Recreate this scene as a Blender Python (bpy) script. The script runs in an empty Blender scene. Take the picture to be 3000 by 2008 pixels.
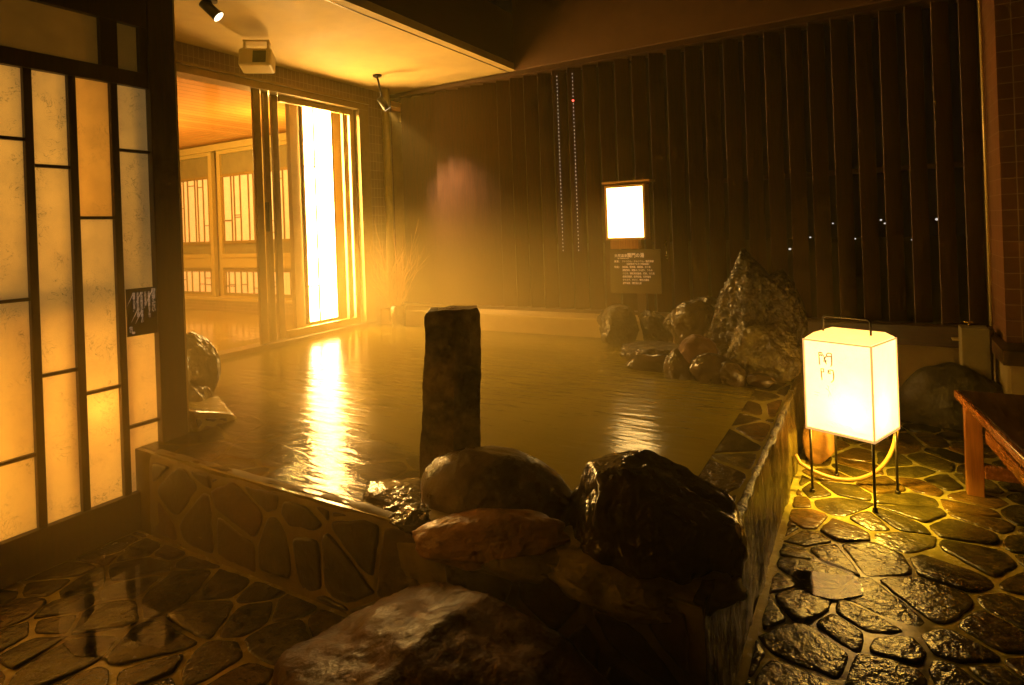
import bpy, bmesh, math, random
from mathutils import Vector, Matrix, noise

R = math.radians
SC = bpy.context.scene
COL = SC.collection
random.seed(7)

# ---------------------------------------------------------------- helpers
def tag(o, label=None, cat=None, group=None, kind=None):
    if label: o["label"] = label
    if cat: o["category"] = cat
    if group: o["group"] = group
    if kind: o["kind"] = kind
    return o

def thing(name, label, cat, loc=(0, 0, 0), rz=0.0, group=None):
    o = bpy.data.objects.new(name, None)
    o.empty_display_size = 0.1
    COL.objects.link(o)
    o.location = loc
    o.rotation_euler = (0, 0, rz)
    return tag(o, label, cat, group)

class MB:
    """collects shapes in one bmesh"""
    def __init__(self):
        self.bm = bmesh.new()
    def box(self, x0, x1, y0, y1, z0, z1):
        v = [self.bm.verts.new(p) for p in
             ((x0, y0, z0), (x1, y0, z0), (x1, y1, z0), (x0, y1, z0),
              (x0, y0, z1), (x1, y0, z1), (x1, y1, z1), (x0, y1, z1))]
        for f in ((3, 2, 1, 0), (4, 5, 6, 7), (0, 1, 5, 4), (1, 2, 6, 5), (2, 3, 7, 6), (3, 0, 4, 7)):
            self.bm.faces.new([v[i] for i in f])
        return self
    def obox(self, c, hx, hy, hz, m):
        """box of half sizes turned by matrix m about c"""
        pts = [(-hx, -hy, -hz), (hx, -hy, -hz), (hx, hy, -hz), (-hx, hy, -hz),
               (-hx, -hy, hz), (hx, -hy, hz), (hx, hy, hz), (-hx, hy, hz)]
        v = [self.bm.verts.new(Vector(c) + m @ Vector(p)) for p in pts]
        for f in ((3, 2, 1, 0), (4, 5, 6, 7), (0, 1, 5, 4), (1, 2, 6, 5), (2, 3, 7, 6), (3, 0, 4, 7)):
            self.bm.faces.new([v[i] for i in f])
        return self
    def prism(self, bot, top):
        a = [self.bm.verts.new(p) for p in bot]; b = [self.bm.verts.new(p) for p in top]
        n = len(a)
        self.bm.faces.new(a[::-1]); self.bm.faces.new(b)
        for i in range(n):
            self.bm.faces.new((a[i], a[(i + 1) % n], b[(i + 1) % n], b[i]))
        return self
    def tube(self, pts, r, n=10, cap=True):
        pts = [Vector(p) for p in pts]
        rs = r if isinstance(r, (list, tuple)) else [r] * len(pts)
        rings = []
        ref = None
        for i, p in enumerate(pts):
            if i == 0: t = pts[1] - p
            elif i == len(pts) - 1: t = p - pts[i - 1]
            else: t = (pts[i + 1] - p).normalized() + (p - pts[i - 1]).normalized()
            t.normalize()
            if ref is None:
                ref = t.orthogonal().normalized()
            ref = (ref - t * ref.dot(t)).normalized()
            b = t.cross(ref)
            rings.append([self.bm.verts.new(p + (ref * math.cos(2 * math.pi * k / n) + b * math.sin(2 * math.pi * k / n)) * rs[i]) for k in range(n)])
        for i in range(len(rings) - 1):
            for k in range(n):
                self.bm.faces.new((rings[i][k], rings[i][(k + 1) % n], rings[i + 1][(k + 1) % n], rings[i + 1][k]))
        if cap:
            self.bm.faces.new(rings[0][::-1]); self.bm.faces.new(rings[-1])
        return self
    def ball(self, c, r, sub=2, sc=(1, 1, 1)):
        m = Matrix.Translation(c) @ Matrix.Diagonal((r * sc[0], r * sc[1], r * sc[2], 1))
        bmesh.ops.create_icosphere(self.bm, subdivisions=sub, radius=1, matrix=m)
        return self
    def build(self, name, m, parent=None, smooth=False, bevel=0.0):
        bmesh.ops.recalc_face_normals(self.bm, faces=self.bm.faces[:])
        me = bpy.data.meshes.new(name)
        self.bm.to_mesh(me); self.bm.free()
        if smooth:
            for p in me.polygons: p.use_smooth = True
        me.materials.append(m)
        o = bpy.data.objects.new(name, me)
        COL.objects.link(o)
        if parent: o.parent = parent
        if bevel:
            b = o.modifiers.new("edge", "BEVEL"); b.width = bevel; b.segments = 2; b.limit_method = "ANGLE"
        return o

def sheet(x, y0, y1, z0, z1):
    m = MB(); m.bm.faces.new([m.bm.verts.new(p) for p in ((x, y0, z0), (x, y1, z0), (x, y1, z1), (x, y0, z1))])
    return m

def text_mesh(name, body, size, m, parent, loc, rot, align="LEFT", spacing=1.0, ext=0.0006, offset=0.0, sx=1.0):
    cu = bpy.data.curves.new(name, "FONT")
    cu.body = body; cu.size = size; cu.align_x = align; cu.space_line = spacing
    cu.extrude = ext; cu.resolution_u = 2; cu.offset = offset
    tmp = bpy.data.objects.new(name, cu); COL.objects.link(tmp)
    bpy.context.view_layer.update()
    me = bpy.data.meshes.new_from_object(tmp.evaluated_get(bpy.context.evaluated_depsgraph_get()))
    bpy.data.objects.remove(tmp); bpy.data.curves.remove(cu)
    me.materials.clear(); me.materials.append(m)
    o = bpy.data.objects.new(name, me); COL.objects.link(o)
    o.location = loc; o.rotation_euler = rot; o.scale = (sx, 1, 1)
    if parent: o.parent = parent
    return o

# ---------------------------------------------------------------- materials
def newmat(name):
    m = bpy.data.materials.new(name); m.use_nodes = True
    nt = m.node_tree
    return m, nt, nt.nodes["Principled BSDF"], nt.nodes["Material Output"]

def coords(nt, scale=(1, 1, 1), gen="Object"):
    tc = nt.nodes.new("ShaderNodeTexCoord"); mp = nt.nodes.new("ShaderNodeMapping")
    mp.inputs["Scale"].default_value = scale
    nt.links.new(tc.outputs[gen], mp.inputs[0])
    return mp.outputs[0]

def noise_tex(nt, vec, scale, detail=6, rough=.6, dist=0):
    n = nt.nodes.new("ShaderNodeTexNoise")
    n.inputs["Scale"].default_value = scale; n.inputs["Detail"].default_value = detail
    n.inputs["Roughness"].default_value = rough; n.inputs["Distortion"].default_value = dist
    nt.links.new(vec, n.inputs["Vector"])
    return n

def ramp(nt, fac, stops):
    r = nt.nodes.new("ShaderNodeValToRGB")
    e = r.color_ramp.elements
    while len(e) > 1: e.remove(e[-1])
    for i, (p, c) in enumerate(stops):
        el = e[0] if i == 0 else e.new(p)
        el.position = p
        el.color = (c, c, c, 1) if isinstance(c, (int, float)) else (*c, 1)
    nt.links.new(fac, r.inputs[0])
    return r.outputs[0]

def bump(nt, b, h, strength, dist, prev=None):
    n = nt.nodes.new("ShaderNodeBump")
    n.inputs["Strength"].default_value = strength; n.inputs["Distance"].default_value = dist
    nt.links.new(h, n.inputs["Height"])
    if prev is not None: nt.links.new(prev, n.inputs["Normal"])
    nt.links.new(n.outputs[0], b.inputs["Normal"]); nt.links.new(n.outputs[0], b.inputs["Coat Normal"])
    return n.outputs[0]

def warm(c, k=.62): return (c[0], c[1], c[2] * k)
def surf(name, c1, c2, rough=.5, scale=6, bstr=.3, bdist=.01, bscale=None, stretch=(1, 1, 1), rvar=.1,
         metal=0, spec=.5, detail=8, coat=0, tint=False, thr=(.35, .65), bdet=None):
    """two-tone noisy surface with bump"""
    c1, c2 = warm(c1), warm(c2)
    m, nt, b, out = newmat(name)
    v = coords(nt, stretch)
    n = noise_tex(nt, v, scale, detail, .65)
    col = ramp(nt, n.outputs[0], [(thr[0], c1), (thr[1], c2)])
    if tint:
        at = nt.nodes.new("ShaderNodeAttribute"); at.attribute_name = "tint"
        mx = nt.nodes.new("ShaderNodeMix"); mx.data_type = "RGBA"; mx.blend_type = "MULTIPLY"
        mx.inputs[0].default_value = 1
        nt.links.new(col, mx.inputs[6]); nt.links.new(at.outputs["Color"], mx.inputs[7])
        col = mx.outputs[2]
    nt.links.new(col, b.inputs["Base Color"])
    if rvar:
        rr = ramp(nt, n.outputs[0], [(.3, max(.02, rough - rvar)), (.7, rough + rvar)])
        nt.links.new(rr, b.inputs["Roughness"])
    else:
        b.inputs["Roughness"].default_value = rough
    b.inputs["Metallic"].default_value = metal
    b.inputs["Specular IOR Level"].default_value = spec
    b.inputs["Coat Weight"].default_value = coat
    b.inputs["Coat Roughness"].default_value = .08
    if bstr:
        n2 = noise_tex(nt, v, bscale or scale * 4, bdet or detail, .6)
        bump(nt, b, n2.outputs[0], bstr, bdist)
    return m

def emis(name, color, strength, base=(.8, .8, .8)):
    m, nt, b, out = newmat(name)
    b.inputs["Base Color"].default_value = (*base, 1)
    b.inputs["Emission Color"].default_value = (*color, 1)
    b.inputs["Emission Strength"].default_value = strength
    b.inputs["Roughness"].default_value = .6
    return m

def wood(name, c1, c2, axis=2, rough=.4, scale=5, coat=0):
    st = [14, 14, 14]; st[axis] = 1
    return surf(name, c1, c2, rough, scale, .25, .003, scale * 2.2, tuple(st), .08, coat=coat)

M = {}
M["stone"] = surf("wet_slate", (.034, .027, .008), (.10, .075, .020), .20, 9, .8, .010, 32, rvar=.09, tint=True, bdet=3)
M["clad"] = surf("slate_cladding", (.042, .034, .010), (.10, .076, .024), .4, 9, .6, .012, 22, rvar=.12, tint=True)
M["grout"] = surf("wet_grout", (.26, .205, .062), (.44, .35, .11), .22, 14, .25, .004, 40, rvar=.14, bdet=3)
M["film"] = surf("wet_grout_film", (.19, .15, .04), (.28, .22, .06), .10, 8, .12, .003, 9, rvar=.05)
M["concrete"] = surf("cream_render", (.30, .21, .12), (.40, .29, .17), .7, 5, .25, .004, 70)
M["render_grey"] = surf("grey_concrete", (.16, .12, .07), (.22, .17, .10), .7, 5, .25, .004, 70)
M["ceil"] = surf("ceiling_plaster", (.42, .31, .18), (.52, .39, .23), .8, 3, .5, .006, 160)
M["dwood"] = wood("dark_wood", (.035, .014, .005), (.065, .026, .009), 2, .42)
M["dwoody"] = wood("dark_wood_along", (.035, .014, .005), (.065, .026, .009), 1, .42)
M["slat"] = wood("fence_wood", (.042, .013, .007), (.080, .027, .014), 2, .6)
M["railx"] = wood("rail_wood", (.04, .018, .009), (.07, .03, .015), 0, .45)
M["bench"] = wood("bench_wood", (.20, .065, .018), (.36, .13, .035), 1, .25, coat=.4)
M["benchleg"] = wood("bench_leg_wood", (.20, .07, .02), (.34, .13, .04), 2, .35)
M["alu"] = surf("bronze_aluminium", (.16, .105, .05), (.20, .13, .065), .35, 20, .05, .001, rvar=.05, metal=.5)
M["lalu"] = surf("pale_aluminium", (.45, .33, .18), (.5, .37, .2), .35, 20, .05, .001, rvar=.05, metal=.2)
M["iron"] = surf("black_iron", (.012, .009, .006), (.03, .02, .012), .35, 30, .2, .001, rvar=.08, metal=.6)
M["steel"] = surf("brushed_steel", (.5, .45, .35), (.6, .5, .4), .25, 30, .1, .001, rvar=.05, metal=1)
M["blackplastic"] = surf("black_enamel", (.010, .008, .006), (.016, .012, .009), .35, 30, .05, .001, rvar=.05)
M["cream"] = surf("cream_plastic", (.48, .37, .22), (.52, .40, .24), .4, 20, .05, .001, rvar=.05)
M["bamboo"] = surf("green_bamboo", (.12, .10, .015), (.24, .19, .035), .35, 7, .1, .002, stretch=(3, 3, .5), rvar=.05)
M["twig"] = surf("dry_twigs", (.34, .17, .07), (.48, .25, .11), .7, 30, .2, .002)
M["orange_ceiling"] = None
M["sign"] = surf("dark_sign_board", (.07, .045, .012), (.09, .056, .016), .5, 12, .1, .001, rvar=.05)
M["signblack"] = surf("black_sign_board", (.022, .014, .006), (.03, .02, .009), .5, 12, .1, .001, rvar=.05)
M["white"] = emis("white_lettering", (1, .7, .4), .14, (.75, .6, .4))  # letters given a faint glow of their own to look brighter
M["ink"] = surf("grey_brown_ink", (.03, .018, .008), (.05, .03, .015), .7, 30, 0)
M["night"] = surf("dark_ground", (.02, .02, .02), (.04, .035, .03), .9, .5, .1, .02)

# tile with mortar lines
def tilemat(name, c1, c2, mortar, w=.045, h=.095, axis="x", rough=.4):
    m, nt, b, out = newmat(name)
    tc = nt.nodes.new("ShaderNodeTexCoord"); sp = nt.nodes.new("ShaderNodeSeparateXYZ"); cb = nt.nodes.new("ShaderNodeCombineXYZ")
    nt.links.new(tc.outputs["Object"], sp.inputs[0])
    if axis == "both":
        ad = nt.nodes.new("ShaderNodeMath"); ad.operation = "ADD"
        nt.links.new(sp.outputs[0], ad.inputs[0]); nt.links.new(sp.outputs[1], ad.inputs[1])
        nt.links.new(ad.outputs[0], cb.inputs[0])
    else:
        nt.links.new(sp.outputs["XYZ".index(axis.upper())], cb.inputs[0])
    nt.links.new(sp.outputs[2], cb.inputs[1])
    br = nt.nodes.new("ShaderNodeTexBrick")
    br.offset = 0; br.inputs["Scale"].default_value = 1
    br.inputs["Brick Width"].default_value = w; br.inputs["Row Height"].default_value = h
    br.inputs["Mortar Size"].default_value = .0025
    br.inputs["Color1"].default_value = (*c1, 1); br.inputs["Color2"].default_value = (*c2, 1); br.inputs["Mortar"].default_value = (*mortar, 1)
    nt.links.new(cb.outputs[0], br.inputs["Vector"])
    nt.links.new(br.outputs["Color"], b.inputs["Base Color"])
    iv = nt.nodes.new("ShaderNodeMath"); iv.operation = "SUBTRACT"; iv.inputs[0].default_value = 1
    nt.links.new(br.outputs["Fac"], iv.inputs[1])
    bump(nt, b, iv.outputs[0], .6, .002)
    b.inputs["Roughness"].default_value = rough
    return m
M["tile"] = tilemat("brown_wall_tile", (.10, .055, .022), (.13, .075, .03), (.22, .15, .07), .047, .10, "y")
M["tilep"] = tilemat("brown_pillar_tile", (.13, .05, .02), (.17, .07, .028), (.26, .16, .08), .10, .10, "both")
M["tilei"] = tilemat("indoor_curb_tile", (.17, .11, .05), (.22, .14, .07), (.35, .25, .12), .10, .05, "x")

# paper screens: washi with long fibres, light passes through
def paper(name, base, trans=.6, emi=0.0, ecol=(1, .6, .2), fib=1.0, clear=0.0):
    m, nt, b, out = newmat(name)
    v = coords(nt, (1, 1, 1))
    n = noise_tex(nt, v, 16, 3, .5, 2.2)
    f = ramp(nt, n.outputs[0], [(.484, 1.0), (.5, 1 - .6 * fib), (.516, 1.0)])
    n3 = noise_tex(nt, v, 7, 3, .5)
    gate = ramp(nt, n3.outputs[0], [(.48, 0.0), (.60, 1.0)])
    n2 = noise_tex(nt, v, 9, 6, .7)
    g = ramp(nt, n2.outputs[0], [(.3, .86), (.7, 1.0)])
    mg = nt.nodes.new("ShaderNodeMix"); mg.data_type = "RGBA"
    nt.links.new(gate, mg.inputs[0]); mg.inputs[6].default_value = (1, 1, 1, 1); nt.links.new(f, mg.inputs[7])
    mx = nt.nodes.new("ShaderNodeMix"); mx.data_type = "RGBA"; mx.blend_type = "MULTIPLY"; mx.inputs[0].default_value = 1
    nt.links.new(mg.outputs[2], mx.inputs[6]); nt.links.new(g, mx.inputs[7])
    mc = nt.nodes.new("ShaderNodeMix"); mc.data_type = "RGBA"; mc.blend_type = "MULTIPLY"; mc.inputs[0].default_value = 1
    nt.links.new(mx.outputs[2], mc.inputs[6]); mc.inputs[7].default_value = (*base, 1)
    tr = nt.nodes.new("ShaderNodeBsdfTranslucent"); nt.links.new(mc.outputs[2], tr.inputs[0])
    nt.links.new(mc.outputs[2], b.inputs["Base Color"]); b.inputs["Roughness"].default_value = .6
    ms = nt.nodes.new("ShaderNodeMixShader"); ms.inputs[0].default_value = trans
    nt.links.new(b.outputs[0], ms.inputs[1]); nt.links.new(tr.outputs[0], ms.inputs[2])
    sh = ms.outputs[0]
    if emi:
        em = nt.nodes.new("ShaderNodeEmission"); em.inputs[1].default_value = emi
        me = nt.nodes.new("ShaderNodeMix"); me.data_type = "RGBA"; me.blend_type = "MULTIPLY"; me.inputs[0].default_value = 1
        nt.links.new(mx.outputs[2], me.inputs[6]); me.inputs[7].default_value = (*ecol, 1)
        nt.links.new(me.outputs[2], em.inputs[0])
        ad = nt.nodes.new("ShaderNodeAddShader")
        nt.links.new(sh, ad.inputs[0]); nt.links.new(em.outputs[0], ad.inputs[1]); sh = ad.outputs[0]
    if clear:
        tp = nt.nodes.new("ShaderNodeBsdfTransparent"); m2 = nt.nodes.new("ShaderNodeMixShader"); m2.inputs[0].default_value = clear
        nt.links.new(sh, m2.inputs[1]); nt.links.new(tp.outputs[0], m2.inputs[2]); sh = m2.outputs[0]
    nt.links.new(sh, out.inputs[0])
    return m
M["washi"] = paper("washi_paper", (.88, .72, .40), .7, .06, (1, .66, .24))
M["washi_warm"] = paper("amber_washi_paper", (.90, .68, .32), .7, .05, (1, .5, .12), .4)
M["frost"] = paper("frosted_glass", (.42, .30, .09), .7, .02, (1, .6, .1), .0)
M["lampshade"] = paper("lantern_paper", (.92, .80, .60), .6, .88, (1, .70, .42), .3, .16)
M["lampshadetop"] = paper("lantern_paper_top", (.92, .78, .55), .45, .75, (1, .60, .22), .1, .1)
M["signlamp"] = paper("sign_lamp_paper", (.92, .8, .6), .4, 9, (1, .68, .22), .45)
M["winlamp"] = paper("tall_lamp_paper", (.95, .85, .7), .3, 80.0, (1, .60, .18), .1)
M["indoorpaper"] = paper("indoor_shoji_paper", (.80, .60, .36), .3, .55, (1, .50, .15), .1)

# glass
def glassmat():
    m, nt, b, out = newmat("window_glass")
    t = nt.nodes.new("ShaderNodeBsdfTransparent"); t.inputs[0].default_value = (.93, .90, .84, 1)
    g = nt.nodes.new("ShaderNodeBsdfGlossy"); g.inputs["Roughness"].default_value = .05
    fr = nt.nodes.new("ShaderNodeFresnel"); fr.inputs[0].default_value = 1.5
    ms = nt.nodes.new("ShaderNodeMixShader")
    nt.links.new(fr.outputs[0], ms.inputs[0]); nt.links.new(t.outputs[0], ms.inputs[1]); nt.links.new(g.outputs[0], ms.inputs[2])
    nt.links.new(ms.outputs[0], out.inputs[0])
    return m
M["glass"] = glassmat()

def fogglass():
    m, nt, b, out = newmat("steamed_glass")
    t = nt.nodes.new("ShaderNodeBsdfTransparent"); t.inputs[0].default_value = (.95, .9, .82, 1)
    d = nt.nodes.new("ShaderNodeBsdfTranslucent"); d.inputs[0].default_value = (.8, .62, .42, 1)
    ms = nt.nodes.new("ShaderNodeMixShader"); ms.inputs[0].default_value = .14
    nt.links.new(t.outputs[0], ms.inputs[1]); nt.links.new(d.outputs[0], ms.inputs[2])
    nt.links.new(ms.outputs[0], out.inputs[0])
    return m
M["fog"] = fogglass()

# water
def watermat(name, c1, c2, rough, bs, bd, scale, shelf=False):
    m, nt, b, out = newmat(name)
    v = coords(nt, (1, 1, 1))
    n = noise_tex(nt, v, 1.3, 3, .5)
    col = ramp(nt, n.outputs[0], [(.35, c1), (.65, c2)])
    nt.links.new(col, b.inputs["Base Color"])
    b.inputs["Roughness"].default_value = rough
    b.inputs["IOR"].default_value = 1.33
    mp = nt.nodes.new("ShaderNodeMapping"); mp.inputs["Rotation"].default_value = (0, 0, R(-28)); mp.inputs["Scale"].default_value = (1.6, 8, 1)
    nt.links.new(v, mp.inputs[0])
    n1 = noise_tex(nt, mp.outputs[0], scale, 3, .5, .3)
    p = bump(nt, b, n1.outputs[0], bs, bd)
    if shelf:   # clear and shallow over the stone shelf, milky where it is deep
        t = nt.nodes.new("ShaderNodeBsdfTransparent"); t.inputs[0].default_value = (.92, .84, .55, 1)
        g = nt.nodes.new("ShaderNodeBsdfGlossy"); g.inputs["Roughness"].default_value = .12; nt.links.new(p, g.inputs["Normal"])
        f = nt.nodes.new("ShaderNodeFresnel"); f.inputs[0].default_value = 1.38; nt.links.new(p, f.inputs["Normal"])
        fm = nt.nodes.new("ShaderNodeMixShader"); nt.links.new(f.outputs[0], fm.inputs[0]); nt.links.new(t.outputs[0], fm.inputs[1]); nt.links.new(g.outputs[0], fm.inputs[2])
        sp = nt.nodes.new("ShaderNodeSeparateXYZ"); nt.links.new(v, sp.inputs[0])
        a = nt.nodes.new("ShaderNodeMath"); a.operation = "MULTIPLY_ADD"; a.inputs[1].default_value = .24; nt.links.new(sp.outputs[0], a.inputs[0]); nt.links.new(sp.outputs[1], a.inputs[2])
        nz = nt.nodes.new("ShaderNodeMath"); nz.operation = "MULTIPLY_ADD"; nz.inputs[1].default_value = .5; nt.links.new(n.outputs[0], nz.inputs[0]); nt.links.new(a.outputs[0], nz.inputs[2])
        mr_ = nt.nodes.new("ShaderNodeMapRange"); mr_.interpolation_type = "SMOOTHSTEP"; mr_.inputs[1].default_value = 1.68; mr_.inputs[2].default_value = 2.08; mr_.inputs[3].default_value = .12
        nt.links.new(nz.outputs[0], mr_.inputs[0])
        mm = nt.nodes.new("ShaderNodeMixShader"); nt.links.new(mr_.outputs[0], mm.inputs[0]); nt.links.new(fm.outputs[0], mm.inputs[1]); nt.links.new(b.outputs[0], mm.inputs[2])
        nt.links.new(mm.outputs[0], out.inputs[0])
    return m
M["water"] = watermat("milky_spring_water", (.135, .105, .008), (.19, .145, .012), .17, .5, .010, 2.2, True)
M["iwater"] = watermat("indoor_bath_water", (.30, .20, .04), (.36, .25, .06), .12, .3, .01, 1.2)

# planks of the indoor ceiling
def plankceil():
    m, nt, b, out = newmat("orange_ceiling_planks")
    tc = nt.nodes.new("ShaderNodeTexCoord"); sp = nt.nodes.new("ShaderNodeSeparateXYZ")
    nt.links.new(tc.outputs["Object"], sp.inputs[0])
    ml = nt.nodes.new("ShaderNodeMath"); ml.operation = "MULTIPLY"; ml.inputs[1].default_value = 7.0
    nt.links.new(sp.outputs[0], ml.inputs[0])
    fr = nt.nodes.new("ShaderNodeMath"); fr.operation = "FRACT"; nt.links.new(ml.outputs[0], fr.inputs[0])
    gap = ramp(nt, fr.outputs[0], [(0, .45), (.05, .55), (.08, 1.0), (.95, 1.0), (1.0, .45)])
    fl = nt.nodes.new("ShaderNodeMath"); fl.operation = "FLOOR"; nt.links.new(ml.outputs[0], fl.inputs[0])
    wn = nt.nodes.new("ShaderNodeTexWhiteNoise"); wn.noise_dimensions = "1D"; nt.links.new(fl.outputs[0], wn.inputs["W"])
    c = ramp(nt, wn.outputs["Value"], [(0, (.62, .27, .06)), (1, (.78, .36, .09))])
    mx = nt.nodes.new("ShaderNodeMix"); mx.data_type = "RGBA"; mx.blend_type = "MULTIPLY"; mx.inputs[0].default_value = 1
    nt.links.new(c, mx.inputs[6]); nt.links.new(gap, mx.inputs[7])
    nt.links.new(mx.outputs[2], b.inputs["Base Color"]); b.inputs["Roughness"].default_value = .22
    bump(nt, b, gap, .4, .003)
    return m
M["orange_ceiling"] = plankceil()

def rockmat(name, c1, c2, rough=.22, scale=5, bs=.9, bd=.03, bscale=14, rust=None, coat=.5, spec=.38):
    m, nt, b, out = newmat(name)
    v = coords(nt)
    n = noise_tex(nt, v, scale, 8, .65)
    col = ramp(nt, n.outputs[0], [(.35, c1), (.65, c2)])
    if rust:
        n3 = noise_tex(nt, v, scale * .6, 5, .6)
        f = ramp(nt, n3.outputs[0], [(.42, 0.0), (.6, 1.0)])
        mx = nt.nodes.new("ShaderNodeMix"); mx.data_type = "RGBA"
        nt.links.new(f, mx.inputs[0]); nt.links.new(col, mx.inputs[6]); mx.inputs[7].default_value = (*rust, 1)
        col = mx.outputs[2]
    nt.links.new(col, b.inputs["Base Color"])
    rr = ramp(nt, n.outputs[0], [(.3, max(.03, rough * .45)), (.7, rough)])
    nt.links.new(rr, b.inputs["Roughness"])
    b.inputs["Coat Weight"].default_value = 0; b.inputs["Specular IOR Level"].default_value = spec
    n1 = noise_tex(nt, v, bscale * 1.5, 3, .55)
    vo = nt.nodes.new("ShaderNodeTexVoronoi"); vo.inputs["Scale"].default_value = bscale * .8
    nt.links.new(v, vo.inputs["Vector"])
    p = bump(nt, b, vo.outputs["Distance"], bs * .35, bd)
    n4 = nt.nodes.new("ShaderNodeBump"); n4.inputs["Strength"].default_value = bs; n4.inputs["Distance"].default_value = bd
    nt.links.new(n1.outputs[0], n4.inputs["Height"]); nt.links.new(p, n4.inputs["Normal"]); nt.links.new(n4.outputs[0], b.inputs["Normal"]); nt.links.new(n4.outputs[0], b.inputs["Coat Normal"])
    return m
M["rk_black"] = rockmat("black_wet_rock", (.016, .011, .003), (.05, .034, .010), .22, 5, .5, .014, 14, rust=(.05, .026, .010))
M["rk_peak"] = rockmat("dark_craggy_rock", (.022, .015, .005), (.075, .052, .014), .24, 6, 1.0, .05, 13)
M["rk_lit"] = rockmat("lit_craggy_rock", (.05, .036, .010), (.16, .12, .032), .26, 8, 1.0, .03, 16)  # lighter copy of the craggy rock, lantern light painted into its colour
M["rk_brown"] = rockmat("brown_wet_rock", (.035, .022, .007), (.085, .055, .017), .28, 6, .7, .03, 12)
M["rk_red"] = rockmat("red_brown_rock", (.030, .013, .005), (.10, .043, .014), .68, 9, .6, .008, 30, rust=(.13, .062, .018), spec=.12)
M["rk_smooth"] = rockmat("smooth_brown_boulder", (.09, .06, .018), (.20, .13, .042), .42, 7, .55, .005, 45, coat=.1)
M["rk_orange"] = rockmat("orange_stone", (.22, .10, .03), (.48, .22, .06), .5, 6, .5, .015, 22, coat=.1)
M["rk_olive"] = rockmat("olive_boulder", (.045, .036, .012), (.09, .07, .022), .7, 4, .5, .015, 18, coat=0)
M["rk_pillar"] = rockmat("basalt_post", (.18, .125, .035), (.40, .28, .09), .45, 6, .7, .012, 14, rust=(.022, .013, .006), coat=.15)

M["mortar"] = surf("stained_mortar", (.15, .112, .034), (.30, .22, .068), .45, 5, .4, .006, 40, rvar=.14)
M["bed"] = surf("rough_mortar", (.15, .11, .035), (.34, .26, .085), .5, 7, .7, .008, 30, rvar=.14)
# ---------------------------------------------------------------- crazy paving
def clip(poly, nx, ny, d):
    out = []
    for i in range(len(poly)):
        a, b = poly[i], poly[(i + 1) % len(poly)]
        da = a[0] * nx + a[1] * ny - d; db = b[0] * nx + b[1] * ny - d
        if da <= 0: out.append(a)
        if (da < 0 < db) or (db < 0 < da):
            t = da / (da - db); out.append((a[0] + (b[0] - a[0]) * t, a[1] + (b[1] - a[1]) * t))
    return out

def cells(u0, u1, v0, v1, su, sv, rng, jit=.42, skip=.12):
    pts = []
    nu = max(1, round((u1 - u0) / su)); nv = max(1, round((v1 - v0) / sv))
    for j in range(-1, nv + 1):
        for i in range(-1, nu + 1):
            if rng.random() < skip: continue
            pts.append((u0 + (i + .5 + .5 * (j % 2) + rng.uniform(-jit, jit)) * (u1 - u0) / nu,
                        v0 + (j + .5 + rng.uniform(-jit, jit)) * (v1 - v0) / nv))
    res = []
    for i, p in enumerate(pts):
        poly = [(u0, v0), (u1, v0), (u1, v1), (u0, v1)]
        for j, q in enumerate(pts):
            if i == j: continue
            if abs(p[0] - q[0]) > 5 * su or abs(p[1] - q[1]) > 5 * sv: continue
            nx, ny = q[0] - p[0], q[1] - p[1]
            poly = clip(poly, nx, ny, (q[0] ** 2 - p[0] ** 2 + q[1] ** 2 - p[1] ** 2) / 2)
            if len(poly) < 3: break
        if len(poly) >= 3: res.append(poly)
    return res

def inset(poly, g):
    n = len(poly)
    ar = sum(poly[i][0] * poly[(i + 1) % n][1] - poly[(i + 1) % n][0] * poly[i][1] for i in range(n))
    s = 1 if ar > 0 else -1
    out = list(poly)
    for i in range(n):
        a, b = poly[i], poly[(i + 1) % n]
        ex, ey = b[0] - a[0], b[1] - a[1]
        L = math.hypot(ex, ey)
        if L < 1e-6: continue
        nx, ny = s * ey / L, -s * ex / L
        out = clip(out, nx, ny, a[0] * nx + a[1] * ny - g)
        if len(out) < 3: return []
    return out

def soften(poly, k=1, q=.25):
    for _ in range(k):
        o = []
        for i in range(len(poly)):
            a, b = poly[i], poly[(i + 1) % len(poly)]
            o.append((a[0] + (b[0] - a[0]) * q, a[1] + (b[1] - a[1]) * q))
            o.append((a[0] + (b[0] - a[0]) * (1 - q), a[1] + (b[1] - a[1]) * (1 - q)))
        poly = o
    return poly

def densify(poly, step):
    o = []
    for i in range(len(poly)):
        a, b = poly[i], poly[(i + 1) % len(poly)]
        L = math.hypot(b[0] - a[0], b[1] - a[1]); k = max(1, int(L / step))
        for t in range(k):
            o.append((a[0] + (b[0] - a[0]) * t / k, a[1] + (b[1] - a[1]) * t / k))
    return o

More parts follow.
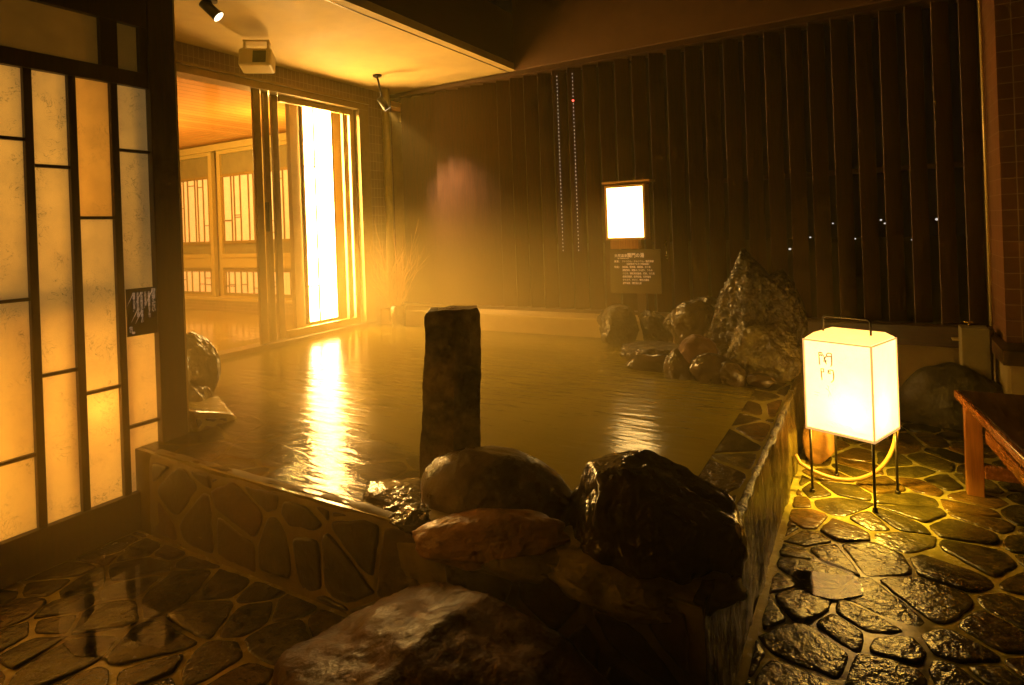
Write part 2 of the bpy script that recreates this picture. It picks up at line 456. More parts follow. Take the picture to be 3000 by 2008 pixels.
def stones(name, rects, fmap, su, sv, m, parent=None, seed=1, gap=.009, h=.012, keep=None, tilt=.004, hvar=.004, gvar=.006):
    """irregular flat stones, each a low bevelled block; fmap(u, v, h) -> point"""
    rng = random.Random(seed)
    bm = bmesh.new(); cl = bm.loops.layers.float_color.new("tint")
    for (u0, u1, v0, v1) in rects:
        for poly in cells(u0, u1, v0, v1, su, sv, rng):
            g = gap + rng.random() ** 2 * gvar
            base = inset(poly, g)
            if len(base) < 3: continue
            cx = sum(p[0] for p in base) / len(base); cy = sum(p[1] for p in base) / len(base)
            if keep and not keep(cx, cy): continue
            base = soften(base, 1, .13)
            base = soften(base, 1, .25)
            base = densify(base, .02)
            off = rng.random() * 50
            base = [(p[0] + .007 * noise.noise((p[0] * 22, p[1] * 22, off)), p[1] + .007 * noise.noise((p[0] * 22, p[1] * 22, off + 9))) for p in base]
            hh = h + rng.uniform(-hvar, hvar); ta, tb = rng.uniform(-1, 1) * tilt, rng.uniform(-1, 1) * tilt
            k = rng.uniform(.65, 1.35); warm = rng.uniform(.0, 1) ** 3
            tint = (k * (1 + .55 * warm), k, k * (1 - .25 * warm), 1)
            def ring(scale, hgt):
                r = []
                for p in base:
                    du, dv = p[0] - cx, p[1] - cy
                    r.append(bm.verts.new(fmap(cx + du * scale, cy + dv * scale, hgt if hgt < 0 else hgt + ta * du / su * 2 + tb * dv / sv * 2)))
                return r
            size = max(.03, math.sqrt(abs(sum(base[i][0] * base[(i + 1) % len(base)][1] - base[(i + 1) % len(base)][0] * base[i][1] for i in range(len(base)))) / 2) / 2)
            a = ring(1, -.004); b = ring(1, hh - .004); c = ring(1 - .005 / size, hh - .0008); d = ring(1 - .014 / size, hh)
            fs = []
            n = len(base)
            for r0, r1 in ((a, b), (b, c), (c, d)):
                for i in range(n):
                    fs.append(bm.faces.new((r0[i], r0[(i + 1) % n], r1[(i + 1) % n], r1[i])))
            fs.append(bm.faces.new(d))
            for f in fs:
                f.smooth = True
                for l in f.loops: l[cl] = tint
    bmesh.ops.recalc_face_normals(bm, faces=bm.faces[:])
    me = bpy.data.meshes.new(name); bm.to_mesh(me); bm.free()
    me.materials.append(m)
    o = bpy.data.objects.new(name, me); COL.objects.link(o)
    if parent: o.parent = parent
    return o

def rock(name, c, s, m, seed, rot=(0, 0, 0), planes=9, cut=.72, rough=.10, fine=.03, sub=5, taper=0.0, lean=(0, 0), flat_top=None, parent=None, ex=()):
    """boulder: sphere cut by random planes, roughened, tapered upward"""
    rng = random.Random(seed)
    pl = []
    for _ in range(planes):
        v = Vector((rng.gauss(0, 1), rng.gauss(0, 1), rng.gauss(0, .8))).normalized()
        pl.append((v, rng.uniform(cut, 1.0)))
    if flat_top is not None: pl.append((Vector((.05, -.1, 1)).normalized(), flat_top))
    for v_, d_ in ex: pl.append((Vector(v_).normalized(), d_))
    bm = bmesh.new()
    bmesh.ops.create_icosphere(bm, subdivisions=sub, radius=1)
    e = Matrix.Rotation(rot[2], 3, "Z") @ Matrix.Rotation(rot[1], 3, "Y") @ Matrix.Rotation(rot[0], 3, "X")
    off = Vector((seed * 3.1, seed * 1.7, seed * 2.3))
    for v in bm.verts:
        n = v.co.normalized(); r = 1.0
        for p, d in pl:
            k = n.dot(p)
            if k > 1e-3: r = min(r, d / k)
        r += rough * noise.fractal(n * 1.6 + off, 1.0, 2.0, 4) + fine * abs(noise.fractal(n * 6 + off, .9, 2.1, 4))
        q = n * r
        q = Vector((q.x * s[0], q.y * s[1], q.z * s[2]))
        zz = q.z / s[2]
        tp = 1 - taper * (zz + 1) / 2
        q.x *= tp; q.y *= tp
        q.x += lean[0] * (zz + 1) / 2; q.y += lean[1] * (zz + 1) / 2
        v.co = Vector(c) + e @ q
    for f in bm.faces: f.smooth = True
    me = bpy.data.meshes.new(name); bm.to_mesh(me); bm.free()
    me.materials.append(m)
    o = bpy.data.objects.new(name, me); COL.objects.link(o)
    if parent: o.parent = parent
    return o

# ================================================================ SETTING
g = MB().box(-60, 60, -60, 60, -.6, -.5).build("ground", M["night"]); tag(g, kind="structure")

fl = MB()
fl.box(-.40, 3.2, -1.2, 5.26, -.2, 0)
fl.box(-3.2, -.40, -1.2, 1.60, -.2, 0)
fo = fl.build("floor", M["grout"]); tag(fo, kind="structure")
stones("paving_stones", [(-.375, 2.2, .6, 5.2), (-3.1, -.40, .1, 1.585)], lambda u, v, h: (u, v, h), .235, .125, M["stone"], seed=11, gap=.0055, gvar=.007, h=.007, tilt=.004, hvar=.002)
tag(bpy.data.objects["paving_stones"], kind="structure")

def puddle(pts, z, name="puddle_water"):
    q = soften(densify(soften(pts, 2), .04), 1)
    m_ = MB(); m_.bm.faces.new([m_.bm.verts.new((x + .02 * noise.noise((x * 9, y * 9, 0)), y + .02 * noise.noise((x * 9, y * 9, 7)), z)) for x, y in q])
    o = m_.build(name, M["puddle"]); return tag(o, kind="structure")
mp_, nt_, b_, out_ = newmat("puddle_film")
t_ = nt_.nodes.new("ShaderNodeBsdfTransparent"); t_.inputs[0].default_value = (.8, .75, .6, 1)
g_ = nt_.nodes.new("ShaderNodeBsdfGlossy"); g_.inputs["Roughness"].default_value = .04
f_ = nt_.nodes.new("ShaderNodeFresnel"); f_.inputs[0].default_value = 1.5
v_ = coords(nt_); n_ = noise_tex(nt_, v_, 6, 2, .5); bp_ = nt_.nodes.new("ShaderNodeBump"); bp_.inputs["Strength"].default_value = .1; bp_.inputs["Distance"].default_value = .01
nt_.links.new(n_.outputs[0], bp_.inputs["Height"]); nt_.links.new(bp_.outputs[0], g_.inputs["Normal"]); nt_.links.new(bp_.outputs[0], f_.inputs["Normal"])
x_ = nt_.nodes.new("ShaderNodeMixShader"); nt_.links.new(f_.outputs[0], x_.inputs[0]); nt_.links.new(t_.outputs[0], x_.inputs[1]); nt_.links.new(g_.outputs[0], x_.inputs[2]); nt_.links.new(x_.outputs[0], out_.inputs[0])
M["puddle"] = mp_
puddle([(-2.95, 1.56), (-2.95, 1.22), (-2.62, 1.05), (-2.35, .98), (-2.10, 1.12), (-2.25, 1.4), (-2.5, 1.57)], .0074)
puddle([(-.30, 2.50), (-.16, 2.46), (-.06, 2.56), (-.08, 2.70), (-.22, 2.76), (-.31, 2.66)], .0080)

# ================================================================ BATH
bath = thing("hot_spring_bath", "stone-clad open-air bath with flagstone rim holding milky olive water", "bath", (-2.5, 3.4, 0))
bath_inv = bath.location.copy()
def under(o, parent):
    """parent keeping the world position"""
    o.parent = parent
    o.matrix_parent_inverse = Matrix.Translation(parent.location).inverted() if parent.rotation_euler.z == 0 else (Matrix.Translation(parent.location) @ Matrix.Rotation(parent.rotation_euler.z, 4, "Z")).inverted()
    return o

b = MB()
b.box(-5.1, -.415, 1.615, 1.95, -.2, .385)       # front wall core
b.box(-.80, -.415, 1.95, 5.26, -.2, .385)
b.box(-4.55, -1.3, 1.95, 2.6, -.2, .3845)
b.box(-5.1, -4.55, 1.95, 5.26, -.2, .385)
b.box(-4.55, -.80, 4.98, 5.26, -.2, .385)
b.box(-4.55, -.80, 1.95, 4.98, -.2, -.1)
under(b.build("basin", M["film"]), bath)
# cladding of the front wall: mortar sheet + stones (facing the viewer)
bm = bmesh.new(); prof = [(1.600, 0), (1.600, .08), (1.601, .16), (1.600, .24), (1.602, .32), (1.606, .355), (1.616, .376), (1.634, .388), (1.66, .3905)]
rows = []
for i in range(161):
    x = -3.0 + (3.0 - .405) * i / 160
    rows.append([bm.verts.new((x, y + .006 * noise.fractal(Vector((x * 4, z * 4, 2)), .8, 2, 4), z + (.007 * noise.noise((x * 7, y * 9, 4)) if z > .3 else 0))) for y, z in prof])
for i in range(160):
    for j in range(len(prof) - 1): bm.faces.new((rows[i][j], rows[i + 1][j], rows[i + 1][j + 1], rows[i][j + 1])).smooth = True
me = bpy.data.meshes.new("mortar"); bm.to_mesh(me); bm.free(); me.materials.append(M["mortar"])
o = bpy.data.objects.new("mortar", me); COL.objects.link(o); under(o, bath)
under(rock("mortar_bed", (-1.12, 1.70, .36), (.36, .13, .075), M["bed"], 81, planes=3, cut=.9, rough=.12, fine=.05, sub=5), bath)
under(rock("mortar_bed", (-.66, 1.78, .36), (.31, .22, .09), M["bed"], 83, planes=3, cut=.9, rough=.12, fine=.05, sub=5), bath)
under(stones("front_cladding", [(-2.99, -.44, .005, .375)], lambda u, v, h: (u, 1.600 - h, v), .24, .19, M["clad"], seed=29, gap=.008, h=.006, gvar=.016), bath)
# wet slate skin of the right wall: a folded, vertically streaked sheet
bm = bmesh.new(); nyy, nzz = 260, 34; grid = []
for i in range(nyy + 1):
    row = []
    for j in range(nzz + 1):
        y = 1.585 + (5.25 - 1.585) * i / nyy; z = .405 * j / nzz
        x = -.398 + .016 * noise.fractal(Vector((y * 5, z * 1.2, 3)), .8, 2, 5) - .010 * (j / nzz) ** 3
        zz = z + (.008 * noise.noise((y * 14, 0, 5)) if j == nzz else 0)
        row.append(bm.verts.new((x, y, zz)))
    row.append(bm.verts.new((-.43 + .008 * noise.noise((y * 12, 3, 5)), y, .409)))
    grid.append(row)
for i in range(nyy):
    for j in range(nzz + 1):
        bm.faces.new((grid[i][j], grid[i + 1][j], grid[i + 1][j + 1], grid[i][j + 1])).smooth = True
me = bpy.data.meshes.new("side_cladding"); bm.to_mesh(me); bm.free()
M["streak"] = surf("streaked_wet_slate", (.03, .022, .006), (.13, .09, .022), .20, 3, 1.0, .016, 9, stretch=(2, 6, .8), rvar=.1, bdet=4)
me.materials.append(M["streak"])
o = bpy.data.objects.new("side_cladding", me); COL.objects.link(o); under(o, bath)
# flagstones of the rim
def rim_keep(u, v):
    if u < -2.2 and v < 2.6 - .35 * (u + 3.2): return True
    return True
under(stones("rim_flagstones", [(-4.6, -1.3, 1.62, 2.58), (-1.3, -.44, 1.62, 1.98), (-.82, -.44, 1.98, 5.1), (-4.74, -4.32, 2.3, 4.95), (-4.3, -.82, 4.78, 5.1)],
       lambda u, v, h: (u, v, .384 + h), .32, .20, M["stone"], seed=5, gap=.006, h=.0034, tilt=.0004, hvar=.0004), bath)
# low stone-clad shoulder behind the corner post
b = MB().prism([(-3.5, 1.89, .36), (-3.085, 1.89, .36), (-3.085, 2.16, .36), (-3.5, 2.3, .36)], [(-3.5, 1.89, .50), (-3.10, 1.89, .50), (-3.10, 2.12, .42), (-3.5, 2.3, .44)])
under(b.build("shoulder", M["grout"], bevel=.02), bath)
under(stones("shoulder_cladding", [(1.89, 2.08, .375, .47)], lambda u, v, h: (-3.086 + h, u, v - (u - 1.89) * .25), .08, .06, M["clad"], seed=3, gap=.006, h=.004, tilt=0), bath)

w = bmesh.new(); NX, NY = 120, 100; gr = []
for i in range(NX + 1):
    r_ = []
    for j in range(NY + 1):
        x = -4.70 + 4.08 * i / NX; y = 1.64 + 3.34 * j / NY
        # uneven waterline against the rim stones
        z = .3888 + .0015 * noise.noise((x * 3, y * 3, 1))
        r_.append(w.verts.new((x, y, z)))
    gr.append(r_)
for i in range(NX):
    for j in range(NY):
        w.faces.new((gr[i][j], gr[i + 1][j], gr[i + 1][j + 1], gr[i][j + 1])).smooth = True
me = bpy.data.meshes.new("water"); w.to_mesh(me); w.free(); me.materials.append(M["water"])
o = bpy.data.objects.new("water", me); COL.objects.link(o); tag(o, kind="structure")

# ================================================================ SHOJI SCREEN WALL (plane X = -3.12)
P = -3.12
scr = thing("shoji_screen", "tall backlit shoji screen of staggered paper panes in dark wood on the left", "shoji screen", (P, .9, 0))
stiles = [(-2.44, -2.40), (-1.9, -1.86), (-1.5, -1.46), (-1.1, -1.06), (-.7, -.66), (-.3, -.26), (.30, .34), (.62, .66), (.98, 1.02), (1.20, 1.232), (1.37, 1.402), (1.55, 1.582)]
f = MB()
for a, c in stiles: f.box(P - .05, P, a, c, .18, 2.17)
f.box(P - .055, P + .006, -2.5, 1.728, 2.17, 2.245)      # head rail
f.box(P - .10, P + .01, -2.5, 1.728, 0.0, .18)            # base board
f.box(P - .055, P + .006, -2.5, 1.728, 2.475, 3.0)        # over the transom
f.box(P - .055, P + .006, 1.512, 1.588, 2.245, 2.475)
f.box(P - .055, P + .004, 1.692, 1.728, 2.245, 2.475)
under(f.build("frame", M["dwood"], bevel=.002), scr)
colsY = [(-2.40, -.26), (-.26, .30), (.34, .62), (.66, .98), (1.02, 1.20), (1.232, 1.37), (1.402, 1.55), (1.582, 1.728)]  # first two bays are out of view, added to pass fill light forward
pm = ["washi", "washi", "washi", "washi", "washi", "washi", "washi", "washi"]
for i, (a, c) in enumerate(colsY):
    zt = 1.52 if i == 6 else 2.17
    under(MB().box(P - .028, P - .025, a, c, .18, zt).build("paper_panel", M[pm[i]]), scr)
    if i == 6: under(MB().box(P - .028, P - .025, a, c, 1.52, 2.17).build("amber_paper_panel", M["washi_warm"]), scr)
bars = {1: [1.5, .7], 2: [1.7, 1.0], 3: [1.9, 1.4, .8], 4: [1.86, 1.17, .5], 5: [1.75, .83], 6: [1.52, .71], 7: [1.85, .50]}
for i, zs in bars.items():
    for z in zs:
        under(MB().box(P - .03, P - .004, colsY[i][0], colsY[i][1], z - .007, z + .007).build("lattice_bar", M["dwoody"]), scr)
for a, c in ((-2.5, 1.512), (1.588, 1.692)):
    under(MB().box(P - .03, P - .026, a, c, 2.245, 2.475).build("transom_pane", M["frost"]), scr)
# what stands behind the paper: back wall, shelf that shades it
under(MB().box(-3.62, -3.60, -2.5, 1.86, 0, 3.0).build("back_panel", M["concrete"]), scr)
under(MB().box(-3.25, -3.19, -2.5, 1.72, 1.08, 1.22).build("back_shelf", M["dwoody"]), scr)
under(MB().box(-3.21, -3.18, 1.66, 1.72, 1.22, 2.17).build("back_stud", M["dwood"]), scr)

post = MB().box(P - .20, P + .015, 1.73, 1.862, 0, 3.0)
po = post.build("corner_post", M["dwood"], bevel=.004)
tag(po, "thick dark wooden post at the right end of the shoji screen", "post")
st = MB().box(P - .16, P - .01, 1.8625, 1.885, .36, 2.95).build("edge_trim", M["lalu"]); st.parent = po

# small black notice on the screen
nt_ = thing("notice_plate", "small black notice with white vertical writing fixed to the shoji screen", "notice", (P + .002, 1.655, .94))
under(MB().box(P + .0005, P + .008, 1.584, 1.7275, .94, 1.172).build("plate", M["signblack"], bevel=.001), nt_)
cols_txt = ["浴槽の縁は大変", "すべりますので足元に", "御注意くださいませ。", "またお子様だけの御入浴", "は御遠慮願います。"]
rotx = (R(90), 0, R(90))
ys = [1.690, 1.672, 1.654, 1.636, 1.618]
order = ["大浴場の縁は滑りやすくなっ", "ておりますので、", "御入浴の際は足元に御注意下さい", "またお子様だけの御入浴は", "御遠慮下さいませ。"]
for y, s in zip(ys, order):
    under(text_mesh("lettering", "\n".join(s), .0125, M["white"], None, (P + .0088, y, 1.142), rotx, "CENTER", .80, offset=.0002), nt_)
under(text_mesh("title_lettering", "\n".join("御注意ください"), .020, M["white"], None, (P + .0088, 1.712, 1.148), rotx, "CENTER", .82, offset=.0003), nt_)
under(text_mesh("signature_lettering", "敬\n白", .017, M["white"], None, (P + .0088, 1.600, .975), rotx, "CENTER", .8), nt_)
under(MB().ball((P + .0085, 1.611, .957), .008, 2, (.1, 1, .8)).build("seal_mark", M["white"]), nt_)

# ================================================================ FACADE WITH SLIDING DOORS (plane X = -4.75)
D = -4.75
fac = thing("bathhouse_wall", "brown tiled bathhouse wall above and beside the glass sliding doors", "wall", (D, 3.5, 0))
w = MB()
w.box(D - .18, D, -1.0, 5.4, 2.84, 3.0)
w.box(D - .18, D, 5.0, 5.4, .0, 2.84)
w.box(D - .18, D, -1.0, 1.6, .0, 2.84)
w.box(D - .18, D, 1.6, 5.0, .0, .34)
under(w.build("tile_facing", M["tile"]), fac)

door = thing("sliding_door", "bronze framed glass sliding door, half open to the indoor bath", "door", (D, 3.6, .34))
f = MB()
f.box(D - .15, D + .02, 1.6, 5.0, 2.75, 2.838)           # head
f.box(D - .15, D + .045, 1.6, 5.0, 2.815, 2.838)
f.box(D - .15, D + .03, 1.6, 5.0, .342, .43)               # threshold
f.box(D - .02, D + .06, 1.6, 5.0, .342, .385)
f.box(D - .15, D + .02, 4.86, 5.0, .43, 2.75)
under(f.build("frame", M["alu"], bevel=.003), door)
for y0, y1, x in ((3.575, 3.645, -.02), (3.71, 3.765, -.06), (3.835, 3.90, -.10)):
    under(MB().box(D + x - .035, D + x, y0, y1, .43, 2.75).build("stile", M["alu"], bevel=.002), door)
lf = MB()
lf.box(D - .10, D - .065, 3.90, 4.86, .43, .50); lf.box(D - .10, D - .065, 3.90, 4.86, 2.69, 2.75)
lf.box(D - .10, D - .065, 4.70, 4.725, .50, 2.69); lf.box(D - .10, D - .065, 4.80, 4.86, .50, 2.69)
under(lf.build("leaf_frame", M["lalu"], bevel=.002), door)
under(sheet(D - .083, 3.90, 4.70, .50, 2.69).build("glass_pane", M["glass"]), door)
under(sheet(D - .05, 3.645, 3.71, .43, 2.75).build("glass_pane", M["glass"]), door)
for y in (3.655,):
    under(MB().box(D - .02, D + .01, 3.655, 3.68, 1.45, 1.72).build("pull_handle", M["iron"], bevel=.003), door)

M["lattice"] = wood("pale_lattice_wood", (.20, .12, .045), (.26, .16, .06), 2, .4)
# ---- indoor bath room seen through the door
room = thing("indoor_bath_room", "lit indoor bath room behind the glass doors with orange plank ceiling", "room", (-8, 4, 0))
under(MB().box(-12.5, D - .19, -1, 6.2, 2.93, 2.99).build("ceiling", M["orange_ceiling"]), room)
w = MB(); w.box(-12.6, -12.4, -1, 6.2, 0, 2.93); w.box(-12.4, D - .19, -1.2, -1, 0, 2.93); w.box(-12.4, D - .19, 6.10, 6.2, .4, 2.93)
w.box(D - .42, D - .36, 4.25, 6.1, .36, 2.93)
under(w.build("wall", M["concrete"]), room)
under(MB().box(-12.4, D - .19, 5.85, 6.1, 0, .44).build("curb", M["tilei"]), room)
under(MB().box(-12.4, D - .19, 5.83, 6.12, .442, .47).build("curb_ledge", M["lalu"]), room)
under(MB().box(D - .75, D - .19, -1, 5.85, .05, .36).build("curb_inner", M["film"]), room)
under(MB().box(-12.4, D - .19, 5.94, 5.98, 2.80, 2.90).build("cornice", M["lalu"]), room)
iw = MB().box(-12.4, D - .75, -1, 5.85, .20, .27).build("bath_water", M["iwater"]); tag(iw, kind="structure")
# windows on its far wall: aluminium posts, transom, paper panels, sill
win_x = [(-12.3, -10.25), (-10.18, -9.12), (-8.92, -7.86), (-7.80, -6.74), (-6.68, -5.3)]
for k, (xa, xb) in enumerate(win_x):
    wn = thing("shoji_window", "", "window", ((xa + xb) / 2, 6.0, .5), group="paper windows along the indoor bath")
    names = ["paper window at the far left of the indoor bath, beyond the post", "left paper window seen through the open door, left of the pale post",
             "middle paper window seen through the open door, right of the pale post", "paper window of the indoor bath seen between the door stiles",
             "paper window of the indoor bath behind the closed glass leaf"]
    wn["label"] = names[k]
    f = MB()
    f.box(xa - .03, xa + .05, 5.98, 6.05, .47, 2.80); f.box(xb - .05, xb + .03, 5.98, 6.05, .47, 2.80)
    f.box(xa + .05, xb - .05, 5.98, 6.05, 2.74, 2.80); f.box(xa + .05, xb - .05, 5.96, 6.05, .94, 1.14)
    f.box(xa + .05, xb - .05, 5.94, 5.96, 1.10, 1.16); f.box(xa + .05, xb - .05, 5.98, 6.05, .47, .50)
    under(f.build("frame", M["lalu"], bevel=.003), wn)
    under(MB().box(xa + .05, xb - .05, 6.02, 6.03, 2.42, 2.74).build("transom_glass", M["render_grey"]), wn)
    under(MB().box(xa + .05, xb - .05, 6.02, 6.03, 1.16, 1.32).build("lower_glass", M["render_grey"]), wn)
    for (z0, z1) in ((1.32, 2.42), (.50, .92)):
        s_ = MB(); t = .045
        s_.box(xa + .05, xa + .05 + t, 5.99, 6.015, z0, z1); s_.box(xb - .05 - t, xb - .05, 5.99, 6.015, z0, z1)
        s_.box(xa + .05 + t, xb - .05 - t, 5.99, 6.015, z1 - t, z1); s_.box(xa + .05 + t, xb - .05 - t, 5.99, 6.015, z0, z0 + t)
        rng = random.Random(k * 7 + int(z0 * 10)); x = xa + .05 + t; X1 = xb - .05 - t
        while x < X1 - .09:
            wd = rng.choice((.07, .12, .15, .2)); nx = min(x + wd, X1)
            if nx < X1: s_.box(nx - .006, nx + .006, 5.992, 6.012, z0 + t, z1 - t)
            for q in range(rng.randint(0, 2)):
                zz = rng.uniform(z0 + t + .08, z1 - t - .08); s_.box(x, nx - .006, 5.993, 6.011, zz - .006, zz + .006)
            x = nx
        under(s_.build("lattice", M["lattice"]), wn)
        under(MB().box(xa + .05, xb - .05, 6.016, 6.019, z0, z1).build("paper", M["indoorpaper"]), wn)

# tall lamp behind the closed leaf
tl = thing("tall_paper_lamp", "tall glowing white paper lamp panel behind the closed glass leaf", "lamp", (-5.06, 4.62, .5))
under(MB().box(-5.075, -5.06, 4.38, 4.76, .50, 2.76).build("shade", M["winlamp"]), tl)
f = MB(); f.box(-5.10, -5.0595, 4.355, 4.38, .48, 2.78); f.box(-5.10, -5.0595, 4.76, 4.785, .48, 2.78)
f.box(-5.10, -5.0595, 4.38, 4.76, .48, .50); f.box(-5.10, -5.0595, 4.38, 4.76, 2.76, 2.78)
f.box(-5.0595, -5.045, 4.50, 4.514, .50, 2.76)
f.box(-5.0595, -5.045, 4.38, 4.50, .86, .874); f.box(-5.0595, -5.045, 4.38, 4.50, 2.12, 2.134)
under(f.build("lattice", M["dwood"]), tl)

# ================================================================ CEILING AND OPENING
cl = thing("porch_ceiling", "tan textured plaster ceiling over the left half of the bath", "ceiling", (-4, 2, 3.0))
under(MB().box(D, -3.13, -1.2, 5.6, 3.0, 3.06).build("soffit", M["ceil"]), cl)
under(MB().box(-3.13, -3.04, -1.2, 5.6, 2.994, 3.06).build("edge_band", M["ceil"]), cl)
under(MB().box(-3.132, -3.126, -1.2, 5.6, 2.990, 2.999).build("shadow_groove", M["blackplastic"]), cl)
under(MB().box(-3.12, -3.04, -1.2, 5.32, 3.061, 3.55).build("fascia", M["dwoody"]), cl)
fb = thing("roof_beam", "deep reddish brown beam running above the louvre fence", "beam", (0, 5.4, 3))
under(MB().box(-3.04, 4.0, 5.32, 5.6, 2.99, 3.9).build("beam_face", surf("beam_paint", (.11, .05, .02), (.14, .065, .027), .6, 6, .2, .003)), fb)
under(MB().box(-4.75, 4.0, 5.36, 5.58, 2.945, 2.99).build("head_rail", M["railx"]), fb)

# ================================================================ LOUVRE FENCE
fe = thing("louvre_fence", "tall dark wooden fence of angled vertical louvre slats at the back", "fence", (-2, 5.45, .55))
sl = MB(); pitch = .163; mrot = Matrix.Rotation(R(35.8), 3, "Z")
x = -4.406 - 3 * pitch
while x < .80:
    if x > -4.72:
        sl.obox((x, 5.46, (0.585 + 2.95) / 2), .0685, .0035, (2.95 - .585) / 2, mrot)
    x += pitch
under(sl.build("slat_panel", M["slat"]), fe)
under(MB().box(-1.4, .76, 5.54, 5.57, 1.73, 1.77).build("mid_rail", M["slat"]), fe)
under(MB().box(-4.72, .76, 5.40, 5.52, .555, .584).build("bottom_rail", M["railx"]), fe)
under(MB().box(-.60, .70, 5.20, 5.245, .455, .60).build("front_rail", M["railx"], bevel=.004), fe)

# low walls under the fence
lw = thing("low_rear_wall", "low cream concrete wall behind the pool under the louvre fence", "wall", (-2, 5.3, 0))
under(MB().box(-4.75, -.62, 5.10, 5.55, .0, .553).build("wall_body", M["concrete"], bevel=.01), lw)
rw = thing("low_concrete_wall", "low cream concrete wall behind the standing lantern, right of the rock pile", "wall", (0, 5.3, 0))
under(MB().box(-.619, .62, 5.25, 5.55, -.2, .553).build("wall_body", M["concrete"], bevel=.005), rw)

pp = MB().box(.50, .655, 5.02, 5.18, 0, .62).build("concrete_post", M["render_grey"], bevel=.006)
tag(pp, "short square concrete post at the foot of the tiled pillar", "post")
tp = thing("tiled_pillar", "reddish brown tiled pillar standing at the right edge of the fence", "pillar", (.9, 5.1, 0))
under(MB().box(.72, 3.2, 4.90, 5.6, .56, 3.9).build("tile_facing", M["tilep"]), tp)
under(MB().box(.66, 3.2, 4.62, 5.6, .47, .559).build("ledge_cap", M["railx"]), tp)
under(MB().box(.70, 3.2, 4.66, 5.6, 0, .468).build("plinth", M["concrete"]), tp)
pi = MB().tube([(.70, 5.30, .6), (.70, 5.30, 3.6)], .011, 8).build("thin_pipe", M["lalu"], smooth=True)
tag(pi, "thin pale vertical pipe beside the tiled pillar", "pipe")

fc = thing("garden_tap", "small brass tap on the low wall beside the concrete post", "tap", (.55, 5.15, .55))
t_ = MB(); t_.tube([(.555, 5.16, .53), (.555, 5.16, .60), (.555, 5.13, .615)], .010, 8); t_.tube([(.555, 5.14, .615), (.555, 5.08, .61), (.555, 5.07, .58)], .008, 8)
brass = surf("brass", (.55, .35, .1), (.65, .42, .14), .25, 30, .05, .001, metal=1)
under(t_.build("spout", brass, smooth=True), fc)
under(MB().tube([(.53, 5.14, .645), (.58, 5.14, .645)], .007, 8).tube([(.555, 5.14, .61), (.555, 5.14, .645)], .005, 8).build("handle", brass, smooth=True), fc)
under(MB().box(.46, .65, 5.10, 5.20, .52, .528).build("bracket_shelf", M["lalu"]), fc)

# ================================================================ LAMP AND SIGN BOARD
M["motif"] = emis("pale_motif_ink", (1, .60, .22), 1.1, (.7, .5, .3))
sp = thing("sign_lamp", "square glowing paper lamp in a wooden frame above the sign board", "lamp", (-1.86, 5.18, .55))
XA, XB, ZA, ZB, YF = -2.05, -1.68, 1.26, 1.745, 5.14
under(MB().box(XA + .02, XB - .02, YF + .004, YF + .008, ZA + .02, ZB - .02).build("shade", M["signlamp"]), sp)
f = MB()
f.box(XA, XA + .02, YF, YF + .12, ZA, ZB); f.box(XB - .02, XB, YF, YF + .12, ZA, ZB)
f.box(XA + .02, XB - .02, YF, YF + .12, ZB - .02, ZB); f.box(XA + .02, XB - .02, YF, YF + .12, ZA, ZA + .02)
f.box(XA + .02, XB - .02, YF + .10, YF + .12, ZA + .02, ZB - .02)
f.box(XA - .02, XB + .05, YF - .01, YF + .15, ZB + .02, ZB + .035)
under(f.build("housing", wood("amber_frame_wood", (.40, .20, .06), (.5, .26, .08), 2, .4)), sp)
under(MB().box(-1.83, -1.745, 5.28, 5.33, .555, 1.30).build("post", M["dwood"]), sp)
under(MB().box(-2.02, -1.76, YF + .02, YF + .10, 1.18, 1.258).build("ballast_box", M["benchleg"]), sp)
for (cx, cz, r) in ((-1.93, 1.33, .05), (-1.86, 1.34, .035), (-1.78, 1.32, .03)):
    sp_mark = MB().tube([(cx + r * math.cos(a), YF + .0025, cz + r * math.sin(a)) for a in [math.pi * k / 12 for k in range(13)]], .0028, 6)
    under(sp_mark.build("painted_motif", M["motif"]), sp)
sp_mark = MB()
sp_mark.tube([(-1.90, YF + .0025, 1.70), (-1.86, YF + .0025, 1.685), (-1.83, YF + .0025, 1.655), (-1.825, YF + .0025, 1.63)], .004, 6)
under(sp_mark.build("painted_motif", M["motif"]), sp)

sb = thing("sign_board", "dark board with white Japanese hot spring writing below the square lamp", "sign", (-1.8, 5.15, .78))
bx0, bx1, bz0, bz1, by = -2.03, -1.565, .785, 1.172, 5.16
under(MB().box(bx0, bx1, by, by + .02, bz0, bz1).build("board", M["sign"], bevel=.002), sb)
rf = (R(90), 0, 0)
def sgn(body, x, z, size, sx=1.0, off=.0003):
    under(text_mesh("lettering", body, size, M["white"], None, (x, by - .0015, z), rf, "LEFT", 1.0, offset=off, sx=sx), sb)
sgn("天然温泉", bx0 + .045, 1.108, .030)
sgn("関門の湯", bx0 + .165, 1.106, .043, .9, .0008)
sgn("Spa \"Kanmon-no-yu\"", bx0 + .075, 1.092, .013)
sgn("泉質：", bx0 + .04, 1.060, .022)
sgn("ナトリウム・カルシウム－塩化物泉", bx0 + .115, 1.061, .0205, .88)
sgn("（低張性弱アルカリ性高温泉）", bx0 + .145, 1.038, .0185, .88)
sgn("効能：", bx0 + .04, 1.010, .022)
for i, s in enumerate(["神経痛、筋肉痛、関節痛、五十肩", "運動麻痺、関節のこわばり、うちみ", "くじき、慢性消化器病、痔疾、冷え性", "病後回復期、疲労回復、健康増進", "きりきず、やけど、慢性皮膚病", "虚弱児童、慢性婦人病"]):
    sgn(s, bx0 + .115, 1.011 - i * .0285, .0205, .84)

